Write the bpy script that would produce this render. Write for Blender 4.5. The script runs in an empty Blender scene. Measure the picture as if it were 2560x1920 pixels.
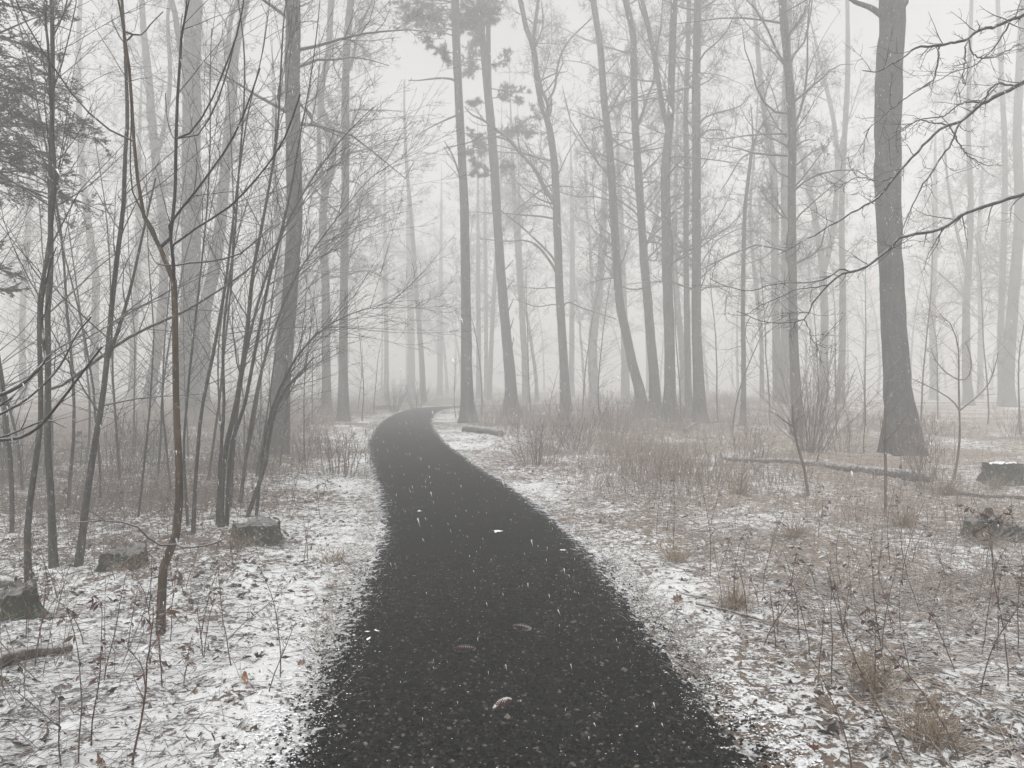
import bpy, math, random
import numpy as np
from math import radians

# ------------------------------------------------------------------ camera
scene = bpy.context.scene
F = 1898.0            # focal length in photo pixels (photo is 2560 x 1920)
CX, HY, EYE = 1280.0, 951.0, 1.6
cam_d = bpy.data.cameras.new('camera')
cam = bpy.data.objects.new('camera', cam_d)
scene.collection.objects.link(cam)
cam_d.sensor_width = 36.0
cam_d.lens = 36.0 * F / 2560.0
cam_d.shift_y = -(960.0 - HY) / 2560.0
cam_d.clip_start = 0.05
cam_d.clip_end = 2000.0
cam.location = (0, 0, EYE)
cam.rotation_euler = (radians(90), 0, 0)
scene.camera = cam

# ------------------------------------------------------------------ sky, sun, exposure
SUN_EL, SUN_AZ = 64.0, 200.0
world = bpy.data.worlds.new('World')
scene.world = world
world.use_nodes = True
wn, wl = world.node_tree.nodes, world.node_tree.links
wn.clear()
sky = wn.new('ShaderNodeTexSky')
sky.sky_type = 'NISHITA'
sky.sun_disc = False
sky.sun_elevation = radians(SUN_EL)
sky.sun_rotation = radians(SUN_AZ)
sky.dust_density = 4.0
sky.ozone_density = 0.5
hsv = wn.new('ShaderNodeHueSaturation')          # overcast: the cloud deck has no colour of its own
hsv.inputs['Saturation'].default_value = 0.09
bg = wn.new('ShaderNodeBackground')
bg.inputs['Strength'].default_value = 0.10
wo = wn.new('ShaderNodeOutputWorld')
wl.new(sky.outputs[0], hsv.inputs['Color'])
wl.new(hsv.outputs[0], bg.inputs['Color'])
wl.new(bg.outputs[0], wo.inputs['Surface'])

sun_d = bpy.data.lights.new('sun', 'SUN')
sun_d.energy = 1.4
sun_d.angle = radians(50)
sun_d.color = (1.0, 0.992, 0.975)
sun = bpy.data.objects.new('sun', sun_d)
scene.collection.objects.link(sun)
sun.rotation_euler = (radians(90 - SUN_EL), 0, radians(180 - SUN_AZ))
sun.location = (0, 0, 60)

scene.view_settings.view_transform = 'Standard'
scene.view_settings.look = 'None'
scene.view_settings.gamma = 1.0
scene.view_settings.use_curve_mapping = False
scene.view_settings.exposure = 0.96
cy = scene.cycles
cy.max_bounces = 6
cy.diffuse_bounces = 2
cy.glossy_bounces = 1
cy.transmission_bounces = 1
cy.volume_bounces = 4
cy.transparent_max_bounces = 4
cy.use_denoising = True
cy.use_adaptive_sampling = False
cy.denoiser = 'OPENIMAGEDENOISE'
cy.denoising_input_passes = 'RGB_ALBEDO_NORMAL'
cy.denoising_prefilter = 'ACCURATE'
cy.caustics_reflective = False
cy.caustics_refractive = False
HAZE = 0.0178

# ------------------------------------------------------------------ helpers
C = scene.collection


def ground_px(x, y):
    d = EYE * F / (y - HY)
    return np.array([(x - CX) / F * d, d])


def W(x, y, d):
    return np.array([(x - CX) / F * d, d, EYE - (y - HY) / F * d])


def _h(ix, iy, s):
    n = (ix * 374761393 + iy * 668265263 + s * 974634301) & 0xffffffff
    n = ((n ^ (n >> 13)) * 1274126177) & 0xffffffff
    return ((n ^ (n >> 16)) & 0xffff) / 65535.0


def vn(x, y, s=0):
    x = np.asarray(x, float); y = np.asarray(y, float)
    xi = np.floor(x).astype(np.int64); yi = np.floor(y).astype(np.int64)
    fx = x - xi; fy = y - yi
    fx = fx * fx * (3 - 2 * fx); fy = fy * fy * (3 - 2 * fy)
    a, b = _h(xi, yi, s), _h(xi + 1, yi, s)
    c, d = _h(xi, yi + 1, s), _h(xi + 1, yi + 1, s)
    return (a * (1 - fx) + b * fx) * (1 - fy) + (c * (1 - fx) + d * fx) * fy


def catmull(P, n):
    P = np.asarray(P, float)
    if len(P) == 2:
        t = np.linspace(0, 1, n)[:, None]
        return P[0] * (1 - t) + P[1] * t
    Q = np.vstack([2 * P[0] - P[1], P, 2 * P[-1] - P[-2]])
    seg = np.linalg.norm(np.diff(P[:, :3], axis=0), axis=1) + 1e-6
    cum = np.concatenate([[0], np.cumsum(seg)])
    s = np.linspace(0, cum[-1], n)
    i = np.clip(np.searchsorted(cum, s, 'right') - 1, 0, len(P) - 2)
    t = ((s - cum[i]) / seg[i])[:, None]
    p0, p1, p2, p3 = Q[i], Q[i + 1], Q[i + 2], Q[i + 3]
    return 0.5 * (2 * p1 + (p2 - p0) * t + (2 * p0 - 5 * p1 + 4 * p2 - p3) * t ** 2 + (3 * p1 - p0 - 3 * p2 + p3) * t ** 3)


def nrm(a):
    return a / (np.linalg.norm(a, axis=-1, keepdims=True) + 1e-9)


def tubes(P, R, sides=4):
    """(n,N,3) centre lines and (n,N) radii -> vertices, quads"""
    n, N, _ = P.shape
    T = nrm(np.gradient(P, axis=1))
    m = nrm(P[:, -1] - P[:, 0])
    ref = np.where((np.abs(m[:, 2]) < 0.75)[:, None], np.array([0, 0, 1.0]), np.array([1.0, 0, 0]))[:, None, :]
    u = nrm(np.cross(T, ref)); v = np.cross(T, u)
    a = np.arange(sides) * 2 * math.pi / sides
    ring = np.cos(a)[:, None] * u[:, :, None, :] + np.sin(a)[:, None] * v[:, :, None, :]
    V = (P[:, :, None, :] + R[:, :, None, None] * ring).reshape(-1, 3)
    b = (np.arange(n) * N * sides)[:, None, None] + (np.arange(N - 1) * sides)[None, :, None]
    k = np.arange(sides)[None, None, :]; k1 = (k + 1) % sides
    Q = np.stack([b + k, b + k1, b + sides + k1, b + sides + k], -1).reshape(-1, 4)
    return V, Q


def merge(parts):
    Vs, Fs, o = [], [], 0
    for V, Q in parts:
        Vs.append(V); Fs.append(Q + o); o += len(V)
    return np.concatenate(Vs), np.concatenate(Fs)


def make_mesh(name, V, Q, mat, col=None, smooth=True):
    V = np.asarray(V, np.float32); Q = np.asarray(Q, np.int32)
    k = Q.shape[1]
    me = bpy.data.meshes.new(name)
    me.vertices.add(len(V)); me.vertices.foreach_set('co', V.ravel())
    me.loops.add(Q.size); me.loops.foreach_set('vertex_index', Q.ravel())
    me.polygons.add(len(Q))
    me.polygons.foreach_set('loop_start', np.arange(0, Q.size, k, dtype=np.int32))
    me.polygons.foreach_set('use_smooth', np.full(len(Q), smooth, bool))
    if col is not None:
        at = me.attributes.new('col', 'FLOAT_COLOR', 'POINT')
        c4 = np.ones((len(V), 4), np.float32); c4[:, :3] = col
        at.data.foreach_set('color', c4.ravel())
    me.materials.append(mat)
    me.update(calc_edges=True)
    return me


def obj(name, V, Q, mat, parent=None, col=None, smooth=True, origin=None):
    V = np.asarray(V, float)
    off = np.array(parent.location) if parent is not None else (np.array(origin) if origin is not None else np.zeros(3))
    if parent is not None and parent.parent is not None:
        off = off + np.array(parent.parent.location)
    o = bpy.data.objects.new(name, make_mesh(name, V - off, Q, mat, col, smooth))
    C.objects.link(o)
    if parent is not None:
        o.parent = parent
    else:
        o.location = off
    return o


def tag(o, label, cat=None, group=None, kind=None):
    o['label'] = label
    if cat: o['category'] = cat
    if group: o['group'] = group
    if kind: o['kind'] = kind
    return o


def thing(name, label, cat, loc, group=None):
    o = bpy.data.objects.new(name, None)
    C.objects.link(o)
    o.location = [float(v) for v in loc]
    o.empty_display_size = 0.2
    return tag(o, label, cat, group)


def grow(rng, start, dirs, length, r0, r1, N, wander=0.12, up=0.0, power=1.0):
    n = len(start)
    P = np.zeros((n, N, 3)); P[:, 0] = start
    d = nrm(np.asarray(dirs, float))
    step = (np.broadcast_to(length, n) / (N - 1))[:, None]
    bias = rng.normal(0, wander * 0.6, (n, 3))
    for i in range(1, N):
        d = nrm(d + bias + rng.normal(0, wander, (n, 3)) + np.array([0, 0, up]))
        P[:, i] = P[:, i - 1] + d * step
    t = np.linspace(0, 1, N)[None] ** power
    R = np.broadcast_to(r0, n)[:, None] * (1 - t) + np.broadcast_to(r1, n)[:, None] * t
    return P, R


def spawn(rng, P, R, k, t0, t1, ang, ratio, rr, flat=0.0, bias=None, taper=0.6, minr=0.0015):
    n, N, _ = P.shape
    idx = np.repeat(np.arange(n), k)
    t = rng.uniform(t0, t1, len(idx))
    f = t * (N - 1); i = np.minimum(f.astype(int), N - 2); w = (f - i)[:, None]
    A, B = P[idx, i], P[idx, i + 1]
    pos = A * (1 - w) + B * w
    T = nrm(B - A)
    rad = R[idx, i] * (1 - w[:, 0]) + R[idx, i + 1] * w[:, 0]
    L = np.linalg.norm(np.diff(P, axis=1), axis=2).sum(1)[idx]
    r = rng.normal(0, 1, (len(idx), 3)); r[:, 2] *= (1 - flat)
    if bias is not None: r = r + np.asarray(bias)
    r = nrm(r - (r * T).sum(1, keepdims=True) * T)
    a = np.radians(rng.uniform(ang[0], ang[1], len(idx)))[:, None]
    d = np.cos(a) * T + np.sin(a) * r
    ln = L * rng.uniform(ratio[0], ratio[1], len(idx)) * (1 - taper * t)
    return pos, d, ln, np.maximum(rad * rr, minr)


def crown(rng, P, R, levels):
    """levels: dicts for successive branch orders. returns list of (V,Q) and last paths"""
    out, paths = [], []
    for lv in levels:
        pos, d, ln, r = spawn(rng, P, R, lv['k'], lv.get('t0', .2), lv.get('t1', .98), lv.get('ang', (30, 60)),
                              lv.get('ratio', (.3, .6)), lv.get('rr', .5), lv.get('flat', 0), lv.get('bias'), lv.get('taper', .6), lv.get('minr', .0015))
        if 'maxr' in lv: r = np.minimum(r, lv['maxr'])
        if 'len' in lv: ln = rng.uniform(lv['len'][0], lv['len'][1], len(ln)) * lv.get('scale', 1)
        P, R = grow(rng, pos, d, ln, r, np.maximum(r * lv.get('tip', .25), .001), lv.get('N', 4), lv.get('wander', .12), lv.get('up', 0))
        out.append(tubes(P, R, lv.get('sides', 3)))
        paths.append((P, R))
    return out, paths


# ------------------------------------------------------------------ materials
def nmat(name):
    m = bpy.data.materials.new(name); m.use_nodes = True
    nt = m.node_tree; b = nt.nodes['Principled BSDF']
    b.inputs['Roughness'].default_value = 0.9
    b.inputs['Specular IOR Level'].default_value = 0.15
    return m, nt, b


def N_(nt, typ, **kw):
    n = nt.nodes.new(typ)
    for k, v in kw.items():
        if k in n.inputs: n.inputs[k].default_value = v
        else: setattr(n, k, v)
    return n


def ramp(nt, src, stops):
    r = nt.nodes.new('ShaderNodeValToRGB')
    e = r.color_ramp.elements
    while len(e) > 1: e.remove(e[-1])
    for i, (p, c) in enumerate(stops):
        el = e[0] if i == 0 else e.new(p)
        el.position = p
        el.color = (c, c, c, 1) if not isinstance(c, tuple) else (*c, 1)
    nt.links.new(src, r.inputs[0])
    return r.outputs[0]


def mixc(nt, fac, a, b):
    m = nt.nodes.new('ShaderNodeMix'); m.data_type = 'RGBA'
    for s, v in ((0, fac), (6, a), (7, b)):
        if hasattr(v, 'links') or hasattr(v, 'is_linked'): nt.links.new(v, m.inputs[s])
        elif s == 0: m.inputs[0].default_value = v
        else: m.inputs[s].default_value = (*v, 1)
    return m.outputs[2]


def mth(nt, op, a, b=None):
    m = nt.nodes.new('ShaderNodeMath'); m.operation = op
    for i, v in enumerate((a, b)):
        if v is None: continue
        if hasattr(v, 'is_linked'): nt.links.new(v, m.inputs[i])
        else: m.inputs[i].default_value = v
    return m.outputs[0]


SNOW = (0.86, 0.87, 0.88)


def dust(nt, col, coord, amount=0.5, scale=18.0, low=0.35, high=0.75, specks=0.0, sscale=26.0):
    """snow that lies where a surface faces the sky"""
    g = nt.nodes.new('ShaderNodeNewGeometry')
    sx = nt.nodes.new('ShaderNodeSeparateXYZ'); nt.links.new(g.outputs['Normal'], sx.inputs[0])
    nz = N_(nt, 'ShaderNodeTexNoise', Scale=scale, Detail=4.0)
    nt.links.new(coord, nz.inputs['Vector'])
    s = mth(nt, 'ADD', sx.outputs[2], mth(nt, 'MULTIPLY', mth(nt, 'SUBTRACT', nz.outputs[0], 0.5), 1.6))
    f = mth(nt, 'MULTIPLY', ramp(nt, s, [(low, 0.0), (high, 1.0)]), amount)
    if specks > 0:
        n2 = N_(nt, 'ShaderNodeTexNoise', Scale=sscale, Detail=4.0, Roughness=0.7)
        nt.links.new(coord, n2.inputs['Vector'])
        f = mth(nt, 'MAXIMUM', f, mth(nt, 'MULTIPLY', ramp(nt, n2.outputs[0], [(0.565, 0.0), (0.65, 1.0)]), specks))
    return mixc(nt, f, col, SNOW)


def bark(name, c1, c2, scale=6.0, bump=0.6, amount=0.35, specks=0.3, moss=None, zs=0.18, low=0.35, high=0.75, sscale=26.0):
    m, nt, b = nmat(name)
    tc = nt.nodes.new('ShaderNodeTexCoord'); co = tc.outputs['Object']
    mp = nt.nodes.new('ShaderNodeMapping'); mp.inputs['Scale'].default_value = (1, 1, zs)
    nt.links.new(co, mp.inputs[0])
    n1 = N_(nt, 'ShaderNodeTexNoise', Scale=scale * 3, Detail=6.0, Roughness=0.65)
    nt.links.new(mp.outputs[0], n1.inputs['Vector'])
    n2 = N_(nt, 'ShaderNodeTexNoise', Scale=1.7, Detail=3.0)
    nt.links.new(co, n2.inputs['Vector'])
    col = mixc(nt, ramp(nt, n1.outputs[0], [(0.36, 0.0), (0.62, 1.0)]), c1, c2)
    col = mixc(nt, ramp(nt, n2.outputs[0], [(0.40, 0.0), (0.70, 0.5)]), col, tuple(v * 1.5 for v in c2))
    if moss:
        n3 = N_(nt, 'ShaderNodeTexNoise', Scale=9.0, Detail=4.0)
        nt.links.new(co, n3.inputs['Vector'])
        col = mixc(nt, ramp(nt, n3.outputs[0], [(0.45, 0.0), (0.6, 0.8)]), col, moss)
    col = dust(nt, col, co, amount, 22.0, low, high, specks, sscale)
    nt.links.new(col, b.inputs['Base Color'])
    bp = N_(nt, 'ShaderNodeBump', Strength=bump, Distance=0.03)
    nt.links.new(n1.outputs[0], bp.inputs['Height']); nt.links.new(bp.outputs[0], b.inputs['Normal'])
    return m


M_BARK = bark('bark_grey', (0.011, 0.010, 0.009), (0.080, 0.075, 0.067), 5, 1.0, specks=0.16, sscale=14)
M_BARKP = bark('bark_pine', (0.006, 0.0055, 0.005), (0.055, 0.051, 0.047), 4, 1.0, specks=0.15, sscale=34)
M_BARKB = bark('bark_brown', (0.030, 0.020, 0.013), (0.085, 0.060, 0.040), 9, 0.5, 0.3, 0.12)
M_BARKS = bark('bark_sapling', (0.014, 0.013, 0.011), (0.060, 0.056, 0.045), 12, 0.5, 0.40, 0.10)
M_TWIG = bark('twig_bark', (0.020, 0.018, 0.016), (0.050, 0.044, 0.040), 14, 0.2, 0.35, 0.0)
M_TWIGB = bark('near_branch_bark', (0.014, 0.013, 0.014), (0.045, 0.042, 0.042), 16, 0.4, 0.40, 0.06)
M_TWIGR = bark('red_twig_bark', (0.070, 0.049, 0.040), (0.16, 0.120, 0.098), 14, 0.2, 0.35, 0.0)
M_STUMP = bark('stump_bark', (0.012, 0.011, 0.009), (0.060, 0.056, 0.045), 9, 1.0, 0.45, 0.35, moss=(0.030, 0.036, 0.018), low=.5, high=1.0, sscale=40)
M_MOSS = bark('mossy_bark', (0.016, 0.016, 0.010), (0.050, 0.048, 0.028), 9, 1.0, 0.5, 0.15, moss=(0.040, 0.055, 0.018), low=.5, high=1.0)
M_LOG = bark('log_bark', (0.020, 0.018, 0.016), (0.085, 0.078, 0.070), 9, 0.9, 0.45, 0.25, low=.55, high=1.1)
M_LOGR = bark('rotten_wood', (0.035, 0.024, 0.018), (0.10, 0.072, 0.055), 12, 0.9, 0.5, 0.2, low=.5, high=1.1)
M_NEEDLE = bark('hemlock_needles', (0.012, 0.017, 0.012), (0.036, 0.046, 0.034), 12, 0.0, 0.16, 0.0, zs=1)
M_PNEEDLE = bark('pine_needles', (0.014, 0.019, 0.013), (0.035, 0.043, 0.032), 12, 0.0, 0.12, 0.0, zs=1)
M_CONE = bark('cone_scales', (0.026, 0.014, 0.011), (0.065, 0.036, 0.028), 40, 0.3, 0.5, 0.1, zs=1, low=.6, high=1.2)


def snow_material():
    m, nt, b = nmat('snow')
    tc = nt.nodes.new('ShaderNodeTexCoord')
    n1 = N_(nt, 'ShaderNodeTexNoise', Scale=60.0, Detail=5.0)
    nt.links.new(tc.outputs['Object'], n1.inputs['Vector'])
    nt.links.new(mixc(nt, n1.outputs[0], (0.70, 0.71, 0.73), (0.86, 0.87, 0.88)), b.inputs['Base Color'])
    bp = N_(nt, 'ShaderNodeBump', Strength=0.5, Distance=0.01)
    nt.links.new(n1.outputs[0], bp.inputs['Height']); nt.links.new(bp.outputs[0], b.inputs['Normal'])
    return m


M_SNOW = snow_material()


def attr_material(name, amount=0.3, scale=30.0, low=0.45, high=0.9, rough=0.9):
    m, nt, b = nmat(name)
    a = nt.nodes.new('ShaderNodeAttribute'); a.attribute_name = 'col'
    tc = nt.nodes.new('ShaderNodeTexCoord')
    n1 = N_(nt, 'ShaderNodeTexNoise', Scale=50.0, Detail=3.0)
    nt.links.new(tc.outputs['Object'], n1.inputs['Vector'])
    mx = nt.nodes.new('ShaderNodeMix'); mx.data_type = 'RGBA'; mx.blend_type = 'MULTIPLY'; mx.inputs[0].default_value = 1.0
    nt.links.new(a.outputs['Color'], mx.inputs[6])
    nt.links.new(ramp(nt, n1.outputs[0], [(0.3, 0.65), (0.7, 1.2)]), mx.inputs[7])
    col = dust(nt, mx.outputs[2], tc.outputs['Object'], amount, scale, low, high)
    nt.links.new(col, b.inputs['Base Color'])
    b.inputs['Roughness'].default_value = rough
    return m


M_LEAF = attr_material('dead_leaf', 0.7, 14.0, 0.55, 0.95)
M_HLEAF = attr_material('dead_leaf_clear', 0.30, 25.0, 0.55, 0.95, 0.7)
M_SLEAF = attr_material('snowed_leaf', 1.0, 12.0, -0.2, 0.3)
M_GRASS = attr_material('dry_grass', 0.45, 20.0)
M_STALK = attr_material('dry_stalk', 0.25, 25.0)
M_STONE = attr_material('gravel_stone', 0.0, 45.0, 0.9, 1.2, 0.8)
M_STONE.node_tree.nodes['Principled BSDF'].inputs['Specular IOR Level'].default_value = 0.02


def ground_material():
    m, nt, b = nmat('forest_floor')
    tc = nt.nodes.new('ShaderNodeTexCoord'); co = tc.outputs['Object']
    a = nt.nodes.new('ShaderNodeAttribute'); a.attribute_name = 'col'
    sp = nt.nodes.new('ShaderNodeSeparateColor'); nt.links.new(a.outputs['Color'], sp.inputs[0])
    cover, straw = sp.outputs[0], sp.outputs[1]
    wp = N_(nt, 'ShaderNodeTexNoise', Scale=5.0, Detail=2.0); nt.links.new(co, wp.inputs['Vector'])
    mp = nt.nodes.new('ShaderNodeMapping'); mp.inputs['Scale'].default_value = (1, 1, 1)
    nt.links.new(co, mp.inputs[0])
    n1 = N_(nt, 'ShaderNodeTexNoise', Scale=13.0, Detail=8.0, Roughness=0.70, Distortion=0.9)
    nt.links.new(mp.outputs[0], n1.inputs['Vector'])
    n2 = N_(nt, 'ShaderNodeTexNoise', Scale=46.0, Detail=5.0, Roughness=0.7)
    nt.links.new(co, n2.inputs['Vector'])
    v = N_(nt, 'ShaderNodeTexVoronoi', Scale=22.0, Randomness=1.0); nt.links.new(co, v.inputs['Vector'])
    # bare litter
    lit = mixc(nt, ramp(nt, n2.outputs[0], [(0.35, 0.0), (0.65, 1.0)]), (0.026, 0.020, 0.015), (0.21, 0.155, 0.113))
    lit = mixc(nt, mth(nt, 'MULTIPLY', straw, 0.75), lit, mixc(nt, n2.outputs[0], (0.20, 0.155, 0.125), (0.56, 0.465, 0.38)))
    # snow where the mask lets it lie
    s = mth(nt, 'ADD', mth(nt, 'MULTIPLY', n1.outputs[0], 0.62), mth(nt, 'MULTIPLY', n2.outputs[0], 0.38))
    s = mth(nt, 'ADD', mth(nt, 'MULTIPLY', mth(nt, 'SUBTRACT', s, 0.5), 3.3), cover)
    f = ramp(nt, s, [(0.46, 0.0), (0.54, 1.0)])
    sn = mixc(nt, n2.outputs[0], (0.78, 0.785, 0.79), (0.93, 0.935, 0.94))
    col = mixc(nt, f, lit, sn)
    nt.links.new(col, b.inputs['Base Color'])
    h = mth(nt, 'ADD', mth(nt, 'MULTIPLY', n1.outputs[0], 0.7), mth(nt, 'MULTIPLY', n2.outputs[0], 0.5))
    h = mth(nt, 'ADD', h, mth(nt, 'MULTIPLY', f, 0.15))
    bp = N_(nt, 'ShaderNodeBump', Strength=0.9, Distance=0.05)
    nt.links.new(h, bp.inputs['Height']); nt.links.new(bp.outputs[0], b.inputs['Normal'])
    return m


def path_material():
    m, nt, b = nmat('wet_stone_chip_path')
    tc = nt.nodes.new('ShaderNodeTexCoord'); co = tc.outputs['Object']
    a = nt.nodes.new('ShaderNodeAttribute'); a.attribute_name = 'col'
    sp = nt.nodes.new('ShaderNodeSeparateColor'); nt.links.new(a.outputs['Color'], sp.inputs[0])
    v = N_(nt, 'ShaderNodeTexVoronoi', Scale=75.0); nt.links.new(co, v.inputs['Vector'])
    n1 = N_(nt, 'ShaderNodeTexNoise', Scale=120.0, Detail=4.0, Roughness=0.7); nt.links.new(co, n1.inputs['Vector'])
    n2 = N_(nt, 'ShaderNodeTexNoise', Scale=2.2, Detail=4.0); nt.links.new(co, n2.inputs['Vector'])
    n3 = N_(nt, 'ShaderNodeTexNoise', Scale=14.0, Detail=7.0, Roughness=0.72, Distortion=0.5); nt.links.new(co, n3.inputs['Vector'])
    bw = nt.nodes.new('ShaderNodeRGBToBW'); nt.links.new(v.outputs['Color'], bw.inputs[0])
    col = ramp(nt, bw.outputs[0], [(0.0, (0.003, 0.003, 0.003)), (0.5, (0.008, 0.008, 0.008)), (0.75, (0.02, 0.02, 0.019)), (0.9, (0.055, 0.053, 0.048)), (1.0, (0.12, 0.115, 0.10))])
    col = mixc(nt, ramp(nt, n2.outputs[0], [(0.3, 0.25), (0.7, 0.6)]), col, (0.030, 0.030, 0.029))
    # dusting of snow grains in the joints, thick towards the verge
    g = mth(nt, 'MULTIPLY', ramp(nt, n1.outputs[0], [(0.66, 0.0), (0.74, 1.0)]), 0.08)
    e = mth(nt, 'ADD', mth(nt, 'MULTIPLY', sp.outputs[0], 0.75), mth(nt, 'MULTIPLY', mth(nt, 'SUBTRACT', n3.outputs[0], 0.5), 1.9))
    g = mth(nt, 'MAXIMUM', g, ramp(nt, e, [(0.52, 0.0), (0.62, 0.95)]))
    col = mixc(nt, g, col, SNOW)
    nt.links.new(col, b.inputs['Base Color'])
    nt.links.new(ramp(nt, n2.outputs[0], [(0.35, 0.7), (0.65, 0.9)]), b.inputs['Roughness'])
    b.inputs['Specular IOR Level'].default_value = 0.0
    bp = N_(nt, 'ShaderNodeBump', Strength=1.0, Distance=0.03)
    nt.links.new(mth(nt, 'SUBTRACT', n1.outputs[0], v.outputs['Distance']), bp.inputs['Height'])
    nt.links.new(bp.outputs[0], b.inputs['Normal'])
    return m


# ------------------------------------------------------------------ path line and ground heights
HALF = 0.97
CL = np.array([(0.0, -60), (0.0, -10), (0.05, 0), (0.05, 3.1), (-0.06, 4.4), (-0.12, 5.3), (-0.27, 7.0), (-0.46, 8.4), (-1.0, 11.3), (-1.57, 13.8),
               (-2.78, 20), (-3.9, 28), (-4.55, 35.5), (-4.55, 42), (-3.2, 46.2), (0.5, 48.6), (8, 50.5), (25, 53), (60, 58)], float)
CLS = catmull(np.hstack([CL, np.zeros((len(CL), 1))]), 900)[:, :2]
CLT = nrm(np.gradient(CLS, axis=0))
CLN = np.stack([CLT[:, 1], -CLT[:, 0]], 1)      # to the right


def pathdist(x, y):
    x = np.asarray(x, float).ravel(); y = np.asarray(y, float).ravel()
    out = np.empty(len(x))
    S = CLS[::2]
    for i in range(0, len(x), 20000):
        dx = x[i:i + 20000, None] - S[None, :, 0]; dy = y[i:i + 20000, None] - S[None, :, 1]
        out[i:i + 20000] = np.sqrt((dx * dx + dy * dy).min(1))
    return out


def gh(x, y):
    x = np.asarray(x, float); y = np.asarray(y, float)
    sh = x.shape
    pd = pathdist(x, y).reshape(sh)
    h = 0.16 * (vn(x * .35, y * .35, 1) - .5) + 0.09 * (vn(x * 1.3, y * 1.3, 2) - .5) + 0.045 * (vn(x * 4.1, y * 4.1, 3) - .5) + 0.030 * (vn(x * 9, y * 9, 4) - .5) + 0.022 * (vn(x * 19, y * 19, 5) - .5)
    h = h + (0.9 * (vn(x * .07 + 3, y * .07, 6) - .45) + .35 * (vn(x * .21, y * .21, 7) - .5)) * np.clip((y - 20) / 25, 0, 1) * np.clip((pd - 2.5) / 6, 0, 1)
    k = np.clip((pd - 0.85) / 1.2, 0, 1)
    return h * (0.10 + 0.9 * k) - 0.012 * (1 - np.clip((pd - 0.9) / .3, 0, 1))


def gz(p):
    return float(gh(np.array([p[0]]), np.array([p[1]]))[0])


def axis(parts):
    a = []
    for s, e, st in parts:
        a.append(np.arange(s, e, st))
    return np.unique(np.round(np.concatenate(a), 4))


gx = axis([(-330, -60, 12), (-60, -20, 1.2), (-20, -8, .25), (-8, -4.5, .10), (-4.5, 4.5, .042), (4.5, 9, .10), (9, 20, .25), (20, 60, 1.2), (60, 331, 12)])
gy = axis([(-110, -10, 8), (-10, 1.5, .6), (1.5, 2.4, .15), (2.4, 5.6, .036), (5.6, 10, .08), (10, 20, .16), (20, 40, .4), (40, 80, 1.2), (80, 520, 15)])
GX, GY = np.meshgrid(gx, gy)
GZ = gh(GX, GY)
nx, ny = len(gx), len(gy)
gi = (np.arange(ny - 1)[:, None] * nx + np.arange(nx - 1)[None]).ravel()
gq = np.stack([gi, gi + 1, gi + nx + 1, gi + nx], 1)
pdv = pathdist(GX, GY).reshape(GX.shape)


def cover_map(x, y, pd):
    # how much snow lies: most by the path, little in the straw mats and under the brush
    c = 0.525 + 0.36 * (vn(x * .7, y * .7, 11) - .5) + 0.16 * (vn(x * 2.3, y * 2.3, 12) - .5)
    c += 0.05 * np.exp(-((pd - 1.4) / 0.6) ** 2)
    right = np.clip((x - 2.0) / 2.5, 0, 1) * np.clip((y - 4) / 4, 0, 1)
    c -= 0.04 * right
    mid = np.clip((y - 9) / 6, 0, 1) * np.clip((pd - 1.7) / 1.5, 0, 1)
    c -= 0.08 * mid + 0.03 * np.clip((y - 14) / 10, 0, 1) * np.clip((pd - 2.2) / 1.5, 0, 1)
    c -= 0.03 * np.clip((-x - 1.3) / 1.0, 0, 1)
    left = np.clip((-x - 2.6) / 1.5, 0, 1) * np.clip((y - 6.5) / 3, 0, 1)
    c -= 0.10 * left
    return c


def straw_map(x, y, pd):
    s = np.clip((x - 1.0) / 3.0, 0, 1) * np.clip((y - 3.5) / 5, 0, 1) + 0.35
    return np.clip(s * (0.5 + vn(x * .5, y * .5, 15)), 0, 1)


fine = .12 * (vn(GX * 9, GY * 9, 4) - .5) + .22 * (vn(GX * 19, GY * 19, 5) - .5)      # snow caps the lumps, litter shows in the dips
gcol = np.stack([cover_map(GX, GY, pdv) + fine, straw_map(GX, GY, pdv), np.zeros_like(GX)], -1).reshape(-1, 3)
M_GROUND = ground_material()
ground = obj('ground', np.stack([GX, GY, GZ], -1).reshape(-1, 3), gq, M_GROUND, col=gcol)
tag(ground, 'forest floor of leaf litter under a thin patchy snow cover', 'ground', kind='structure')

# path: a slightly crowned sheet with a ragged verge
S_ = np.linspace(0, 1, 2600)
keep = (CLS[:, 1] > -40) & (CLS[:, 0] < 40)
pc = CLS[keep]
dl = np.concatenate([[0], np.cumsum(np.linalg.norm(np.diff(pc, axis=0), axis=1))])
ss = np.concatenate([np.arange(0, 40, .8), np.arange(40, 62, .05), np.arange(62, 85, .15), np.arange(85, dl[-1], .6)])
px = np.interp(ss, dl, pc[:, 0]); py = np.interp(ss, dl, pc[:, 1])
pt = nrm(np.stack([np.gradient(px), np.gradient(py)], 1)); pn = np.stack([pt[:, 1], -pt[:, 0]], 1)
na = 41
u = np.linspace(-1, 1, na)
el = HALF + 0.05 + 0.13 * (vn(ss * 1.3, ss * 0, 21) - .5) + 0.12 * (vn(ss * 6, ss * 0, 22) - .5)
er = HALF + 0.05 + 0.13 * (vn(ss * 1.3, ss * 0, 23) - .5) + 0.12 * (vn(ss * 6, ss * 0, 24) - .5)
off = np.where(u[None] < 0, u[None] * el[:, None], u[None] * er[:, None])
PX = px[:, None] + pn[:, 0:1] * off; PY = py[:, None] + pn[:, 1:2] * off
PZ = 0.008 + 0.022 * (1 - np.clip(np.abs(off) / 1.17, 0, 1) ** 2) + 0.004 * (vn(PX * 9, PY * 9, 25) - .5) * (PY < 9)
PZ[:, 0] = gh(PX[:, 0], PY[:, 0]) - 0.01; PZ[:, -1] = gh(PX[:, -1], PY[:, -1]) - 0.01
pcol = np.zeros((len(ss), na, 3))
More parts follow.
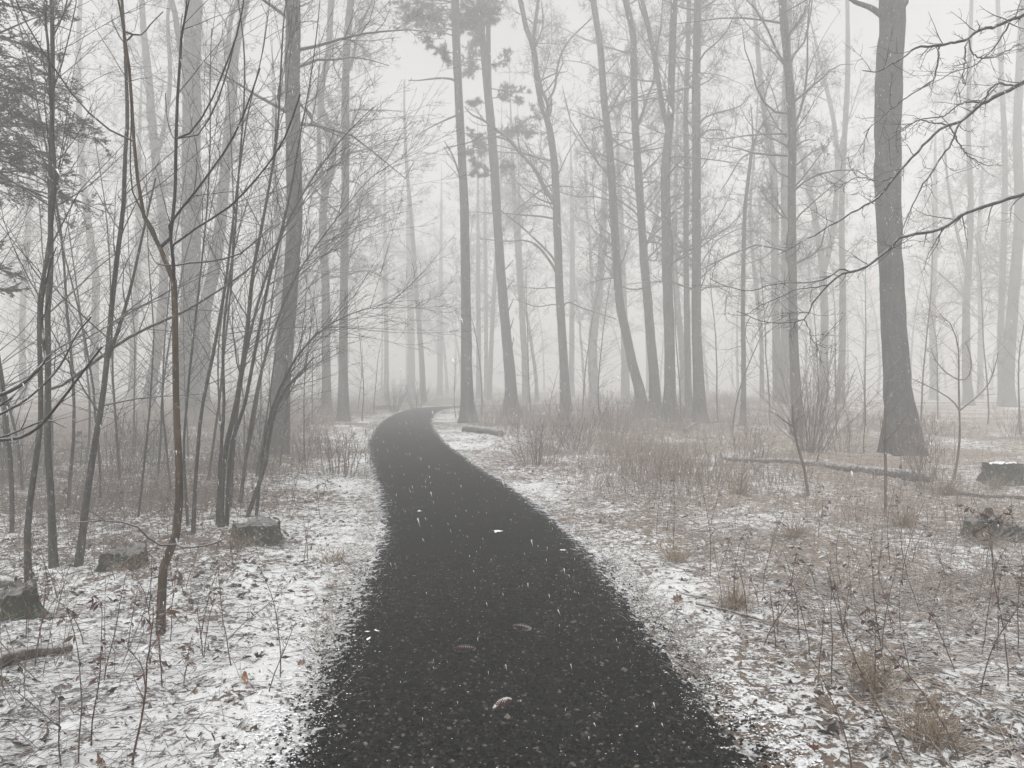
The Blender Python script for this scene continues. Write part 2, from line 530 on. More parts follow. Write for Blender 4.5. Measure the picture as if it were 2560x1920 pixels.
pcol[..., 0] = np.clip((np.abs(off) - 0.60) / 0.46, 0, 1) ** 1.3
pi_ = (np.arange(len(ss) - 1)[:, None] * na + np.arange(na - 1)[None]).ravel()
pq = np.stack([pi_, pi_ + 1, pi_ + na + 1, pi_ + na], 1)
path = obj('path', np.stack([PX, PY, PZ], -1).reshape(-1, 3), pq, path_material(), col=pcol.reshape(-1, 3))
tag(path, 'dark stone chip footpath curving away into the fog', 'path', kind='structure')

# ------------------------------------------------------------------ trees traced from the photograph
rng0 = np.random.default_rng(7)


def trunk_mesh(P, R, sides, rng, rough=0.06, flare=1.5, flare_h=0.5, ridges=0):
    """one tapering, slightly lumpy trunk"""
    z = P[:, 2] - P[0, 2]
    R = R * (1 + (flare - 1) * np.exp(-z / flare_h))
    V, Q = tubes(P[None], R[None], sides)
    n = len(P)
    a = np.tile(np.arange(sides) / sides, n); zz = np.repeat(z, sides); sd = int(rng.integers(1000))
    bump = rough * (vn(a * 6 * 1.0, zz * 1.4, sd) - .5) * 2 + rough * .6 * (vn(a * sides / 2, zz * 3.5, sd + 1) - .5) * 2
    root = 0.22 * np.exp(-zz / flare_h) * np.sin(a * 2 * math.pi * 5 + sd)
    if ridges:
        bump = bump + ridges * (vn(a * sides * 0.5, zz * 2.2, sd + 2) - .5) * 2
    cen = np.repeat(P, sides, 0)
    V = cen + (V - cen) * (1 + bump + root * (flare > 1.2))[:, None]
    return V, Q


def bare_levels(s=1.0, dense=1.0, up=0.04, near=False):
    k = lambda v: max(1, int(round(v * dense)))
    return [dict(k=k(20), t0=.0, t1=1, ang=(45, 85), len=(1.6, 4.2), scale=s, rr=.36, N=7, wander=.16, up=up, sides=4, flat=.3, maxr=.045, tip=.2),
            dict(k=k(7), t0=.12, ang=(30, 65), ratio=(.3, .65), rr=.5, N=5, wander=.18, up=up, minr=.005),
            dict(k=k(6), t0=.12, ang=(25, 65), ratio=(.35, .75), rr=.6, N=3, wander=.2, up=up * .5, minr=.005),
            dict(k=k(5), t0=.15, ang=(25, 60), ratio=(.4, .9), rr=.75, N=2, wander=.2, minr=.0048)]


CROWNS = []


def crown_variants():
    for v in range(4):
        r2 = np.random.default_rng(1010 + v)
        P = np.zeros((1, 14, 3)); P[0, :, 2] = np.linspace(0, 13, 14)
        R = np.linspace(.17, .03, 14)[None]
        o_, _ = crown(r2, P, R, [dict(k=26, t0=.0, t1=1, ang=(40, 85), len=(1.5, 4.6), rr=.34, N=6, wander=.16, up=.045, sides=3, flat=.2, maxr=.04, tip=.2),
                                 dict(k=8, t0=.1, ang=(28, 65), ratio=(.3, .65), rr=.5, N=4, wander=.2, up=.03, minr=.007),
                                 dict(k=6, t0=.1, ang=(25, 65), ratio=(.35, .75), rr=.6, N=3, wander=.2, minr=.0065),
                                 dict(k=6, t0=.1, ang=(25, 60), ratio=(.4, .9), rr=.8, N=2, minr=.006)])
        CROWNS.append(make_mesh('crown', *merge(o_), M_TWIG))


crown_variants()


def shared_crown(root, Pc, zlo, seed, s=1.0):
    """a copy of one of the crowns set along this trunk"""
    from mathutils import Vector
    j = int(np.argmin(np.abs(Pc[:, 2] - zlo))); k = int(np.argmin(np.abs(Pc[:, 2] - zlo - 12)))
    ax = Vector((Pc[k] - Pc[j]).tolist()).normalized()
    o = bpy.data.objects.new('crown', CROWNS[seed % len(CROWNS)]); C.objects.link(o); o.parent = root
    o.location = [float(v) for v in Pc[j] - np.array(root.location)]
    q = Vector((0, 0, 1)).rotation_difference(ax)
    from mathutils import Quaternion
    o.rotation_mode = 'QUATERNION'
    o.rotation_quaternion = q @ Quaternion((0, 0, 1), seed * 2.4)
    o.scale = (s, s, 1.0)


def traced_tree(name, label, pts, d=None, seed=0, mat=None, forks=(), crown_z=(4, 20), s=1.0, dense=1.0, top=None,
                cat='tree', group=None, sides=14, flare=1.5, levels=None, sway=0.25, rough=0.06, ridges=0, twig=None, fork_twigs=None, flare_h=0.5, limb_mat=None, share=False):
    """pts: (x, y, width) in photo pixels from the base up. d: distance in metres (else from the ground contact)"""
    rng = np.random.default_rng(seed + 100)
    mat = mat or M_BARK; twig = twig or M_TWIG
    x0, y0, w0 = pts[0]
    if d is None: d = EYE * F / (y0 - HY)
    base = np.array([(x0 - CX) / F * d, d, 0.0]); base[2] = gz(base) - 0.05
    P = [base]; R = [w0 / 2 / F * d]
    for (x, y, w) in pts[1:]:
        p = W(x, y, d)
        if p[2] < base[2] + 0.15: continue
        P.append(p); R.append(w / 2 / F * d)
    P = np.array(P); R = np.array(R)
    h = P[:, 2] - P[0, 2]
    ph = rng.uniform(0, 6.28)
    P[:, 1] += sway * np.sin(h * 0.35 + ph) * np.clip(h / 4, 0, 1) - sway * np.sin(ph) * 0
    cap = 25.0
    if P[-1, 2] > cap:
        j = int(np.argmax(P[:, 2] > cap)); f_ = (cap - P[j - 1, 2]) / (P[j, 2] - P[j - 1, 2])
        P = np.vstack([P[:j], P[j - 1] + (P[j] - P[j - 1]) * f_]); R = np.append(R[:j], R[j])
        R = R * np.clip((cap + .6 - P[:, 2]) / 12, .05, 1)
    elif pts[-1][1] <= 10 and top:
        top = max(top, P[-1, 2] + 3)
        dirv = nrm(P[-1] - P[-2]); dirv[2] = max(dirv[2], .9); dirv = nrm(dirv)
        H = top - P[-1, 2]
        if H > 0.5:
            n_ = 3
            for i in range(1, n_ + 1):
                P = np.vstack([P, P[-1] + dirv * H / n_ + np.array([rng.normal(0, .12), rng.normal(0, .12), 0])])
                R = np.append(R, R[-1] * (0.72 if i < n_ else .3))
    L = np.linalg.norm(np.diff(P, axis=0), axis=1).sum()
    n = int(np.clip(L / 0.22, 10, 110))
    PR = catmull(np.hstack([P, R[:, None]]), n)
    Pc, Rc = PR[:, :3], np.maximum(PR[:, 3], .002)
    root = thing(name, label, cat, base, group)
    V, Q = trunk_mesh(Pc, Rc, sides, rng, rough, flare, flare_h, ridges)
    obj('trunk', V, Q, mat, root)
    skel = Pc
    for fk in forks:
        fp, dd = fk['p'], fk.get('dd', 0.0)
        q = np.array([W(x, y, d) for (x, y, w) in fp]); r = np.array([w / 2 / F * d for (_, _, w) in fp])
        # start exactly on the trunk
        j = np.argmin(np.hypot(skel[:, 2] - q[0, 2], skel[:, 0] - q[0, 0]))
        dep = skel[j, 1] - d
        q[0, 0], q[0, 2] = skel[j, 0], skel[j, 2]
        q[:, 1] += dep + np.linspace(0, dd, len(q))
        if fk.get('ext'):
            dv = nrm(q[-1] - q[-2])
            q = np.vstack([q, q[-1] + dv * fk['ext']]); r = np.append(r, r[-1] * .4)
        ln = np.linalg.norm(np.diff(q, axis=0), axis=1).sum()
        qq = catmull(np.hstack([q, r[:, None]]), int(np.clip(ln / .12, 8, 40)))
        lP, lR = qq[:, :3], np.maximum(qq[:, 3], .0015)
        skel = np.vstack([skel, lP])
        lo = obj('limb', *tubes(lP[None], lR[None], 7), limb_mat or mat, root)
        tw = fk.get('tw', fork_twigs)
        if tw:
            o_, _ = crown(rng, lP[None], lR[None], tw)
            obj('twigs', *merge(o_), twig, lo)['kind'] = 'stuff'
    if share:
        shared_crown(root, Pc, crown_z[0], seed, share if share is not True else s)
    if share is not True and crown_z is not None:
        z = Pc[:, 2]
        m_ = (z > crown_z[0]) & (z < crown_z[1])
        if m_.sum() > 3:
            cp = catmull(np.hstack([Pc[m_], Rc[m_][:, None]]), 12)
            o_, _ = crown(rng, cp[None, :, :3], cp[None, :, 3], levels or bare_levels(s, dense))
            V, Q = merge(o_)
            obj('crown', V, Q, twig, root)
    return root, Pc, Rc


# --- the large trees
P1 = [(2259, 1131, 72), (2256, 1085, 78), (2249, 1015, 68), (2242, 937, 62), (2237, 811, 57), (2232, 650, 54), (2226, 480, 58), (2224, 295, 60), (2227, 150, 59), (2229, 0, 58)]
traced_tree('pine_tree', 'thick rough-barked trunk standing right of the path, darkest large tree on the right', P1, seed=1, mat=M_BARKP, top=22, crown_z=(10.5, 21),
            sides=56, flare=1.45, rough=.035, ridges=.10, s=1.0, dense=.8, sway=.1, flare_h=.45,
            forks=[dict(p=[(2240, 45, 20), (2180, 20, 14), (2140, 5, 11), (2110, -15, 9)], ext=2.0, tw=bare_levels(.4, .4)[1:]),
                   dict(p=[(2240, 35, 16), (2262, 15, 9), (2275, -25, 7)], ext=1.0, tw=bare_levels(.4, .4)[1:])])
P2 = [(1995, 1075, 28), (1993, 1001, 26), (1989, 850, 23), (1985, 700, 21), (1977, 506, 20), (1974, 338, 20), (1962, 169, 20), (1951, 0, 19)]
traced_tree('oak_tree', 'straight grey tree rising behind the bushy shrub on the right', P2, seed=2, top=19, d=22.5, crown_z=(4.5, 18), dense=.80, share=.75,
            forks=[dict(p=[(1980, 330, 7), (1995, 280, 6), (2010, 190, 5), (2012, 80, 4), (2018, 0, 3)], tw=bare_levels(.3, .6)[1:])])
T4 = [(697, 1132, 50), (697, 1080, 52), (700, 980, 48), (711, 853, 42), (726, 727, 37), (736, 620, 36), (742, 548, 38), (741, 380, 36), (739, 200, 35), (738, 0, 35)]
traced_tree('leaning_tree', 'sturdy grey tree left of the path with a sweeping curved lower trunk', T4, seed=3, top=19, crown_z=(6.5, 18), sides=24, flare=1.2, ridges=.03)
T1 = [(468, 1072, 54), (470, 1000, 48), (471, 853, 45), (470, 700, 44), (473, 500, 44), (478, 300, 44), (484, 150, 42), (492, 0, 40)]
traced_tree('broad_tree', 'broad pale grey trunk directly behind the forked brown sapling', T1, seed=4, top=21, d=29, crown_z=(7, 20), sides=24, share=True,
            forks=[dict(p=[(476, 230, 20), (455, 130, 16), (440, 40, 14), (425, -20, 12)], ext=2, tw=bare_levels(.4, .5)[1:])])
T2 = [(502, 1058, 38), (508, 960, 34), (515, 790, 31), (532, 690, 29), (545, 590, 28), (560, 400, 26), (578, 230, 24), (586, 150, 20), (606, 60, 18), (622, 0, 16)]
traced_tree('slanting_tree', 'grey tree slanting to the right next to the broad pale trunk', T2, seed=5, top=21, d=33, crown_z=(6, 18), share=True,
            forks=[dict(p=[(578, 215, 14), (570, 130, 12), (575, 50, 11), (590, 0, 9)], ext=2, tw=bare_levels(.4, .5)[1:])])
T3 = [(368, 1050, 28), (380, 940, 26), (390, 870, 24), (402, 727, 22), (408, 600, 22), (402, 480, 22), (390, 350, 20), (378, 211, 18), (360, 80, 15), (352, 0, 13)]
traced_tree('bowed_tree', 'faint grey tree bowed to the left behind the left thicket', T3, seed=6, top=21, d=36, crown_z=(6, 17), share=True,
            forks=[dict(p=[(398, 400, 12), (420, 300, 11), (430, 190, 10), (424, 60, 9), (430, 0, 8)], ext=2, tw=bare_levels(.4, .5)[1:])])
T5 = [(858, 1055, 26), (858, 853, 22), (857, 700, 20), (860, 480, 20), (862, 380, 19), (866, 211, 18), (872, 100, 18), (882, 0, 17)]
traced_tree('straight_tree', 'slim straight grey tree at the left verge where the path bends', T5, seed=8, top=19, crown_z=(5, 18), dense=.80, share=.75,
            forks=[dict(p=[(866, 200, 8), (890, 120, 7), (903, 70, 6), (925, 20, 5)], ext=1, tw=bare_levels(.35, .6)[1:])])
T6 = [(818, 1040, 24), (817, 940, 22), (818, 853, 21), (817, 727, 20), (811, 640, 20), (806, 550, 19), (812, 470, 19), (826, 420, 18), (828, 360, 18), (818, 310, 17), (800, 262, 16), (803, 205, 16), (820, 130, 15), (830, 0, 14)]
traced_tree('crooked_tree', 'pale crooked tree with a kinked trunk, left of the straight slim one', T6, seed=9, top=17, d=34, crown_z=(6, 17), share=True,
            forks=[dict(p=[(806, 480, 13), (798, 400, 12), (795, 310, 10), (800, 240, 9)], tw=bare_levels(.4, .5)[1:])])

# centre
C1 = [(1169, 1033, 36), (1167, 950, 29), (1165, 811, 26), (1163, 700, 24), (1160, 520, 22), (1155, 400, 21), (1150, 300, 20), (1145, 190, 20), (1141, 90, 20), (1139, 0, 19)]
c1, c1P, c1R = traced_tree('white_pine', 'tall dark pine trunk right beside the bend of the path', C1, seed=10, mat=M_BARKP, top=24, d=29, crown_z=None, sides=18,
            forks=[dict(p=[(1147, 217, 8), (1130, 203, 6), (1095, 201, 5), (1050, 206, 3), (1022, 206, 2)], tw=None),
                   dict(p=[(1160, 470, 7), (1145, 425, 5), (1130, 385, 4), (1110, 350, 2)], tw=bare_levels(.2, .5)[2:]),
                   dict(p=[(1150, 290, 6), (1110, 305, 4), (1070, 325, 3), (1040, 345, 2)], tw=bare_levels(.2, .8)[2:])])
C2 = [(1279, 1015, 34), (1275, 937, 28), (1267, 853, 25), (1256, 727, 23), (1250, 650, 22), (1243, 548, 22), (1236, 422, 22), (1230, 338, 22), (1222, 253, 20), (1212, 160, 17), (1206, 90, 15), (1203, 0, 13)]
c2, c2P, c2R = traced_tree('white_pine', 'second pine, tilted slightly left, its foliage plates hanging halfway up', C2, seed=11, mat=M_BARKP, top=24, d=34, crown_z=None, sides=16,
            forks=[dict(p=[(1226, 275, 14), (1222, 180, 13), (1221, 90, 12), (1222, 0, 11)], ext=3, tw=None)] +
                  [dict(p=[(1255 + i * 2, 680 + i * 55, 4), (1268 + i * 3, 668 + i * 50, 3), (1284, 650 + i * 48, 1.5)], tw=None) for i in range(5)])
C3 = [(1415, 1030, 30), (1412, 960, 25), (1407, 853, 22), (1400, 740, 20), (1394, 600, 20), (1390, 500, 19), (1386, 422, 18), (1377, 350, 17), (1367, 304, 15), (1352, 262, 14), (1342, 200, 13), (1337, 140, 13), (1328, 104, 13), (1316, 70, 13), (1306, 20, 12), (1301, 0, 12)]
traced_tree('oak_tree', 'forked tree with long arching side branches in the centre, right of the pines', C3, seed=12, top=20, d=31, crown_z=(8, 20), dense=.80, share=.75,
            fork_twigs=[dict(k=7, t0=.2, ang=(30, 70), ratio=(.15, .4), rr=.5, N=5, wander=.2, up=.03, minr=.005), dict(k=4, t0=.2, ang=(30, 60), ratio=(.3, .6), rr=.6, N=4, wander=.2, minr=.004), dict(k=3, t0=.3, ang=(30, 60), ratio=(.3, .6), rr=.6, N=3, wander=.2, minr=.0035)],
            forks=[dict(p=[(1378, 512, 12), (1360, 470, 11), (1335, 424, 10), (1300, 385, 9), (1272, 352, 9), (1245, 330, 7), (1209, 304, 6), (1180, 290, 4), (1162, 270, 2)]),
                   dict(p=[(1272, 352, 6), (1240, 345, 5), (1200, 352, 4), (1150, 365, 3), (1110, 372, 2)]),
                   dict(p=[(1394, 690, 8), (1380, 660, 7), (1345, 615, 6), (1310, 600, 4), (1270, 602, 3), (1200, 596, 2)]),
                   dict(p=[(1395, 670, 7), (1375, 635, 6), (1330, 590, 5), (1290, 555, 4), (1245, 520, 3)]),
                   dict(p=[(1331, 110, 10), (1338, 60, 9), (1346, 0, 8)], ext=2),
                   dict(p=[(1372, 320, 10), (1368, 265, 9), (1355, 235, 8), (1348, 200, 6)], ext=.5),
                   dict(p=[(1372, 260, 6), (1385, 228, 6), (1396, 160, 5), (1420, 110, 4), (1470, 60, 3)], ext=.5),
                   dict(p=[(1402, 780, 5), (1420, 755, 4), (1460, 770, 3), (1540, 796, 2)]),
                   dict(p=[(1399, 720, 4), (1385, 718, 3), (1340, 720, 2.5), (1280, 712, 1.5)]),
                   dict(p=[(1404, 765, 4), (1385, 760, 3), (1340, 765, 2.5), (1290, 748, 1.5)])])
C4 = [(1604, 1010, 30), (1600, 980, 26), (1584, 916, 24), (1567, 832, 22), (1550, 748, 21), (1543, 660, 20), (1538, 591, 20), (1529, 464, 19), (1521, 359, 18), (1508, 253, 17), (1500, 127, 16), (1483, 0, 15)]
traced_tree('leaning_tree', 'tree leaning clearly left, its foot nearest the pair of straight trunks', C4, seed=13, top=20, d=30, crown_z=(5.5, 20), dense=.80, share=.75,
            forks=[dict(p=[(1523, 345, 5), (1545, 365, 4), (1580, 380, 3), (1600, 390, 1.5)], tw=bare_levels(.25, .6)[2:])])
C5 = [(1638, 1005, 30), (1635, 960, 26), (1626, 853, 23), (1619, 748, 22), (1612, 650, 21), (1606, 548, 20), (1598, 422, 20), (1590, 316, 19), (1585, 211, 17), (1582, 100, 16), (1570, 40, 15), (1560, 0, 14)]
traced_tree('forked_tree', 'tree with one thin fork to the right, between the leaning and the double-topped tree', C5, seed=14, top=20, d=31, crown_z=(5.2, 20), dense=.80, share=.75,
            forks=[dict(p=[(1592, 315, 9), (1606, 285, 8), (1620, 240, 7), (1636, 195, 6), (1640, 120, 5)], ext=1, tw=bare_levels(.3, .6)[1:]),
                   dict(p=[(1612, 640, 4), (1640, 650, 4), (1645, 625, 3), (1635, 585, 2)], tw=None)])
C6 = [(1676, 1040, 34), (1674, 960, 28), (1671, 811, 26), (1668, 690, 25), (1668, 560, 24), (1667, 430, 23), (1674, 340, 20), (1679, 295, 18), (1681, 200, 17), (1682, 100, 17), (1683, 0, 16)]
traced_tree('double_topped_tree', 'straight trunk splitting into two tops halfway up, right of centre', C6, seed=15, top=21, d=28, crown_z=(4.8, 20), dense=.80, share=.75,
            forks=[dict(p=[(1668, 330, 14), (1661, 270, 14), (1650, 205, 13), (1638, 130, 13), (1628, 80, 12), (1610, 0, 11)], ext=3, tw=bare_levels(.35, .4)[1:]),
                   dict(p=[(1684, 620, 4), (1700, 640, 3), (1715, 640, 2)], tw=None)])
C7 = [(1752, 1030, 32), (1748, 960, 28), (1744, 811, 24), (1741, 650, 22), (1738, 500, 21), (1737, 400, 21), (1737, 253, 21), (1742, 100, 19), (1746, 0, 17)]
traced_tree('straight_tree', 'straight grey trunk next to the double-topped tree, with one arching right limb', C7, seed=16, top=20, d=28.5, crown_z=(4.5, 20), dense=.80, share=.75,
            forks=[dict(p=[(1742, 330, 7), (1752, 305, 6), (1780, 290, 5), (1820, 280, 4), (1850, 268, 3), (1860, 250, 2)], tw=bare_levels(.3, .8)[1:])])
traced_tree('slim_tree', 'slim pale trunk close against the straight one with the arching limb', [(1722, 1010, 18), (1720, 800, 15), (1718, 600, 14), (1717, 420, 14), (1712, 300, 13), (1716, 150, 12), (1722, 0, 11)], seed=17, top=19, d=34, crown_z=(6, 20), dense=.9)
P3 = [(1856, 1058, 14), (1860, 937, 12), (1862, 769, 11), (1865, 549, 10), (1869, 480, 9), (1875, 422, 9), (1879, 380, 8), (1888, 345, 6), (1905, 312, 5), (1930, 282, 3), (1955, 255, 2)]
traced_tree('young_tree', 'thin dark young tree with short drooping twigs, right of centre', P3, seed=18, top=None, d=28.5, crown_z=(2.5, 9.5), cat='tree',
            levels=[dict(k=34, t0=0, t1=1, ang=(60, 100), len=(.5, 1.9), rr=.4, N=6, wander=.2, up=-.02, sides=3, flat=.3, maxr=.018), dict(k=4, t0=.2, ang=(30, 70), ratio=(.25, .5), rr=.6, N=4, wander=.25, minr=.004), dict(k=3, t0=.2, ang=(30, 60), ratio=(.3, .6), rr=.7, N=3, wander=.2, minr=.003)],
            forks=[dict(p=[(1883, 362, 5), (1880, 310, 4), (1876, 260, 2)], tw=None), dict(p=[(1866, 385, 5), (1850, 400, 4), (1820, 450, 3), (1800, 480, 2)], tw=None)])

# paler trees further back, each read off the photograph
far = [
    ('pale leaning tree bending left at its foot, behind the forked centre tree', [(1486, 985, 26), (1481, 900, 24), (1483, 832, 23), (1500, 705, 20), (1508, 600, 18), (1511, 422, 16), (1508, 200, 14), (1500, 0, 12)], 48),
    ('pale straight tree seen just right of the leaning trunk, forked high up', [(1563, 985, 22), (1562, 850, 19), (1558, 700, 17), (1552, 560, 15), (1545, 400, 14), (1540, 310, 13), (1520, 200, 10), (1508, 0, 8)], 50),
    ('pale bent tree between the second pine and the forked centre tree', [(1316, 985, 20), (1312, 900, 17), (1304, 769, 15), (1296, 650, 14), (1290, 560, 13), (1282, 422, 12), (1276, 250, 10), (1270, 0, 8)], 48),
    ('thin faint pole tilting left beside the bent pale tree', [(1342, 985, 10), (1339, 937, 9), (1322, 820, 8), (1310, 748, 8), (1300, 600, 7), (1296, 400, 6), (1290, 0, 5)], 52),
    ('thin faint pole seen right of the forked centre tree', [(1490, 985, 9), (1486, 850, 9), (1482, 740, 8), (1474, 600, 8), (1466, 520, 8), (1462, 380, 7), (1464, 0, 6)], 55),
    ('faint straight pole just right of the path-side pine', [(1197, 985, 14), (1197, 850, 12), (1195, 700, 11), (1195, 400, 10), (1193, 0, 8)], 57),
    ('faintest pole between the two pines', [(1216, 980, 12), (1215, 800, 10), (1213, 600, 10), (1210, 300, 8), (1214, 0, 7)], 61),
    ('pale pole tilting right between the two pines', [(1222, 985, 14), (1226, 920, 12), (1232, 780, 11), (1240, 660, 11), (1250, 500, 10), (1254, 300, 9), (1256, 0, 7)], 54),
    ('faint tapering tree left of the path-side pine above the path end', [(1058, 985, 16), (1055, 900, 14), (1044, 769, 12), (1033, 620, 11), (1024, 500, 10), (1016, 400, 8), (1012, 280, 6), (1012, 200, 4)], 49),
    ('faint broad tree far behind the bend, in the fog gap', [(1028, 985, 22), (1027, 800, 18), (1022, 600, 16), (1020, 400, 14), (1014, 0, 11)], 66),
    ('faint pole at the left of the fog gap', [(966, 985, 14), (965, 850, 11), (964, 700, 11), (962, 500, 10), (960, 0, 8)], 60),
    ('very faint trunk in the middle of the fog gap', [(1100, 980, 14), (1101, 800, 13), (1104, 500, 12), (1104, 0, 9)], 72),
    ('pale tree hidden close behind the tree at the bushy shrub', [(1965, 1000, 26), (1964, 850, 21), (1962, 700, 20), (1958, 500, 19), (1964, 300, 18), (1975, 0, 15)], 36),
    ('pale tree curving up and left near the bushy shrub', [(1945, 1000, 24), (1943, 800, 19), (1941, 700, 18), (1935, 500, 18), (1924, 370, 16), (1909, 295, 14), (1897, 170, 12), (1888, 0, 10)], 37),
    ('pale straight trunk between the shrub and the thick right trunk', [(2100, 1000, 22), (2102, 900, 17), (2105, 727, 15), (2108, 560, 14), (2112, 400, 13), (2116, 200, 12), (2114, 0, 9)], 38),
    ('pale tree splitting low into a wide V, left of the thick right trunk', [(2060, 1000, 24), (2060, 895, 20), (2058, 780, 19), (2052, 670, 17), (2042, 590, 15), (2030, 500, 14), (2015, 420, 13), (1998, 330, 11), (1985, 200, 9), (1975, 0, 7)], 42),
    ('pale forked tree right of the thick right trunk', [(2421, 1000, 24), (2420, 895, 20), (2417, 760, 17), (2418, 640, 15), (2421, 500, 13), (2424, 300, 11), (2430, 0, 9)], 40),
    ('broad pale tree at the right edge of the picture', [(2519, 1010, 34), (2523, 937, 30), (2527, 800, 27), (2536, 640, 24), (2544, 500, 22), (2550, 300, 20), (2556, 0, 16)], 38),
    ('pale pole pressed against the broad tree at the right edge', [(2506, 1000, 20), (2508, 850, 16), (2510, 700, 15), (2506, 400, 13), (2500, 0, 10)], 41),
    ('faint trunk midway between the thick right trunk and the pale forked tree', [(2335, 985, 18), (2335, 800, 15), (2336, 600, 14), (2340, 300, 12), (2344, 0, 9)], 54),
    ('faint pole right of the pale forked tree', [(2450, 985, 15), (2450, 800, 13), (2452, 600, 12), (2460, 300, 10), (2466, 0, 8)], 56),
    ('faint crooked pole hugging the right side of the thin young tree', [(1905, 1000, 12), (1900, 850, 10), (1888, 720, 9), (1880, 600, 8), (1878, 520, 7), (1892, 300, 6), (1900, 0, 5)], 44),
    ('pale trunk leaning left between the straight and the thin young tree', [(1712, 1000, 22), (1708, 880, 18), (1694, 760, 15), (1684, 620, 13), (1690, 400, 11), (1700, 0, 9)], 44),
    ('faint trunk far left behind the twin saplings', [(236, 1020, 22), (236, 850, 19), (234, 700, 18), (222, 600, 17), (208, 420, 15), (200, 200, 13), (196, 0, 10)], 40),
    ('faint trunk seen between the slanting tree and the curved-trunk tree', [(690, 1020, 20), (694, 800, 17), (698, 650, 16), (690, 420, 14), (680, 200, 12), (676, 0, 9)], 42),
    ('faint pole behind the far left evergreen', [(60, 1000, 18), (62, 800, 14), (66, 500, 13), (70, 0, 9)], 44),
    ('faint trunk just left of the bowed grey tree', [(330, 1010, 20), (336, 850, 16), (340, 650, 15), (350, 400, 13), (356, 0, 10)], 45),
    ('faint straight pole between the bent pale tree and the forked centre tree', [(1428, 985, 16), (1430, 800, 13), (1430, 600, 12), (1426, 300, 10), (1428, 0, 8)], 56),
]
for i, (lab, pts, d) in enumerate(far):
    d = d * 1.12
    fk = []
    if 'wide V' in lab:
        fk = [dict(p=[(2053, 690, 14), (2066, 640, 14), (2080, 560, 13), (2089, 422, 12), (2082, 320, 11), (2066, 240, 10), (2040, 130, 8)], ext=2, tw=bare_levels(.4, .5)[1:])]
    if 'forked high up' in lab:
        fk = [dict(p=[(1541, 320, 9), (1556, 250, 8), (1575, 215, 7), (1580, 120, 6)], ext=1, tw=bare_levels(.4, .5)[1:])]
    if 'pale forked tree right' in lab:
        fk = [dict(p=[(2417, 690, 9), (2405, 640, 8), (2390, 580, 7), (2370, 480, 6), (2360, 380, 5)], ext=1, tw=bare_levels(.4, .5)[1:]),
              dict(p=[(2416, 750, 6), (2395, 725, 5), (2345, 680, 4), (2300, 645, 3), (2270, 640, 2)], tw=bare_levels(.3, .5)[2:])]
    traced_tree('fogged_tree', lab, pts, d=d, seed=40 + i, top=19, crown_z=(5.5, 18), s=1.0, share=True, sides=10, flare=1.3, group='pale trees back in the fog', forks=fk)


# --- conifer foliage
def needle_tris(rng, P, per, ln, wd, spread=.9, droop=-.1, flat=True):
    n, N, _ = P.shape
    idx = np.repeat(np.arange(n), per)
    f = rng.uniform(0.05, 1, len(idx)) * (N - 1); i = np.minimum(f.astype(int), N - 2); w = (f - i)[:, None]
    pos = P[idx, i] * (1 - w) + P[idx, i + 1] * w
    T = nrm(P[idx, i + 1] - P[idx, i])
    if flat:
        side = nrm(np.cross(T, np.array([0, 0, 1.0]))) * rng.choice([-1, 1], len(idx))[:, None]
        d = nrm(T * rng.uniform(.4, .9, (len(idx), 1)) + side * spread + rng.normal(0, .18, (len(idx), 3)) + np.array([0, 0, droop]))
    else:
        d = nrm(T * .8 + rng.normal(0, spread, (len(idx), 3)) * np.array([1, 1, .55]))
    L = rng.uniform(*ln, len(idx))[:, None]
    wv = nrm(np.cross(d, rng.normal(0, 1, d.shape))) * (rng.uniform(*wd, len(idx))[:, None] / 2)
    V = np.stack([pos - wv, pos + wv, pos + d * L], 1).reshape(-1, 3)
    return V, np.arange(len(V)).reshape(-1, 3)


def pine_foliage(root, Pc, Rc, seed, zlo, zhi, n, maxl, extra=()):
    rng = np.random.default_rng(seed)
    z = rng.uniform(zlo, zhi, n) ** 1.0
    z = np.round(z / 0.9) * 0.9 + rng.normal(0, .12, n)
    j = np.clip(np.searchsorted(Pc[:, 2], z), 1, len(Pc) - 1)
    st = Pc[j]
    az = rng.uniform(0, 6.28, n)
    L = maxl * rng.uniform(.45, 1, n) * np.clip((24.5 - z) / 9, .35, 1)
    if len(extra):
        ex = np.array(extra, float)       # z, azimuth, length
        j2 = np.clip(np.searchsorted(Pc[:, 2], ex[:, 0]), 1, len(Pc) - 1)
        st = np.vstack([st, Pc[j2]]); az = np.append(az, np.radians(ex[:, 1])); L = np.append(L, ex[:, 2])
    d = np.stack([np.cos(az), np.sin(az), rng.uniform(-.05, .25, len(az))], 1)
    P, R = grow(rng, st, d, L, .028, .008, 8, .10, .02)
    o_, paths = crown(rng, P, R, [dict(k=17, t0=.18, ang=(30, 65), ratio=(.18, .44), rr=.5, N=4, wander=.14, up=.05, flat=.8, minr=.004),
                                  dict(k=4, t0=.2, ang=(25, 55), ratio=(.45, .9), rr=.6, N=3, wander=.1, up=.06, flat=.6, minr=.003)])
    V, Q = merge([tubes(P, R, 4)] + o_[:1])
    obj('branches', V, Q, M_TWIG, root)['kind'] = 'stuff'
    tw = paths[1][0]
    V, T = needle_tris(rng, tw, 14, (.12, .22), (.016, .03), .6, 0, flat=False)
    obj('crown', V, T, M_PNEEDLE, root, smooth=False)


def zat(y, d): return EYE - (y - HY) / F * d


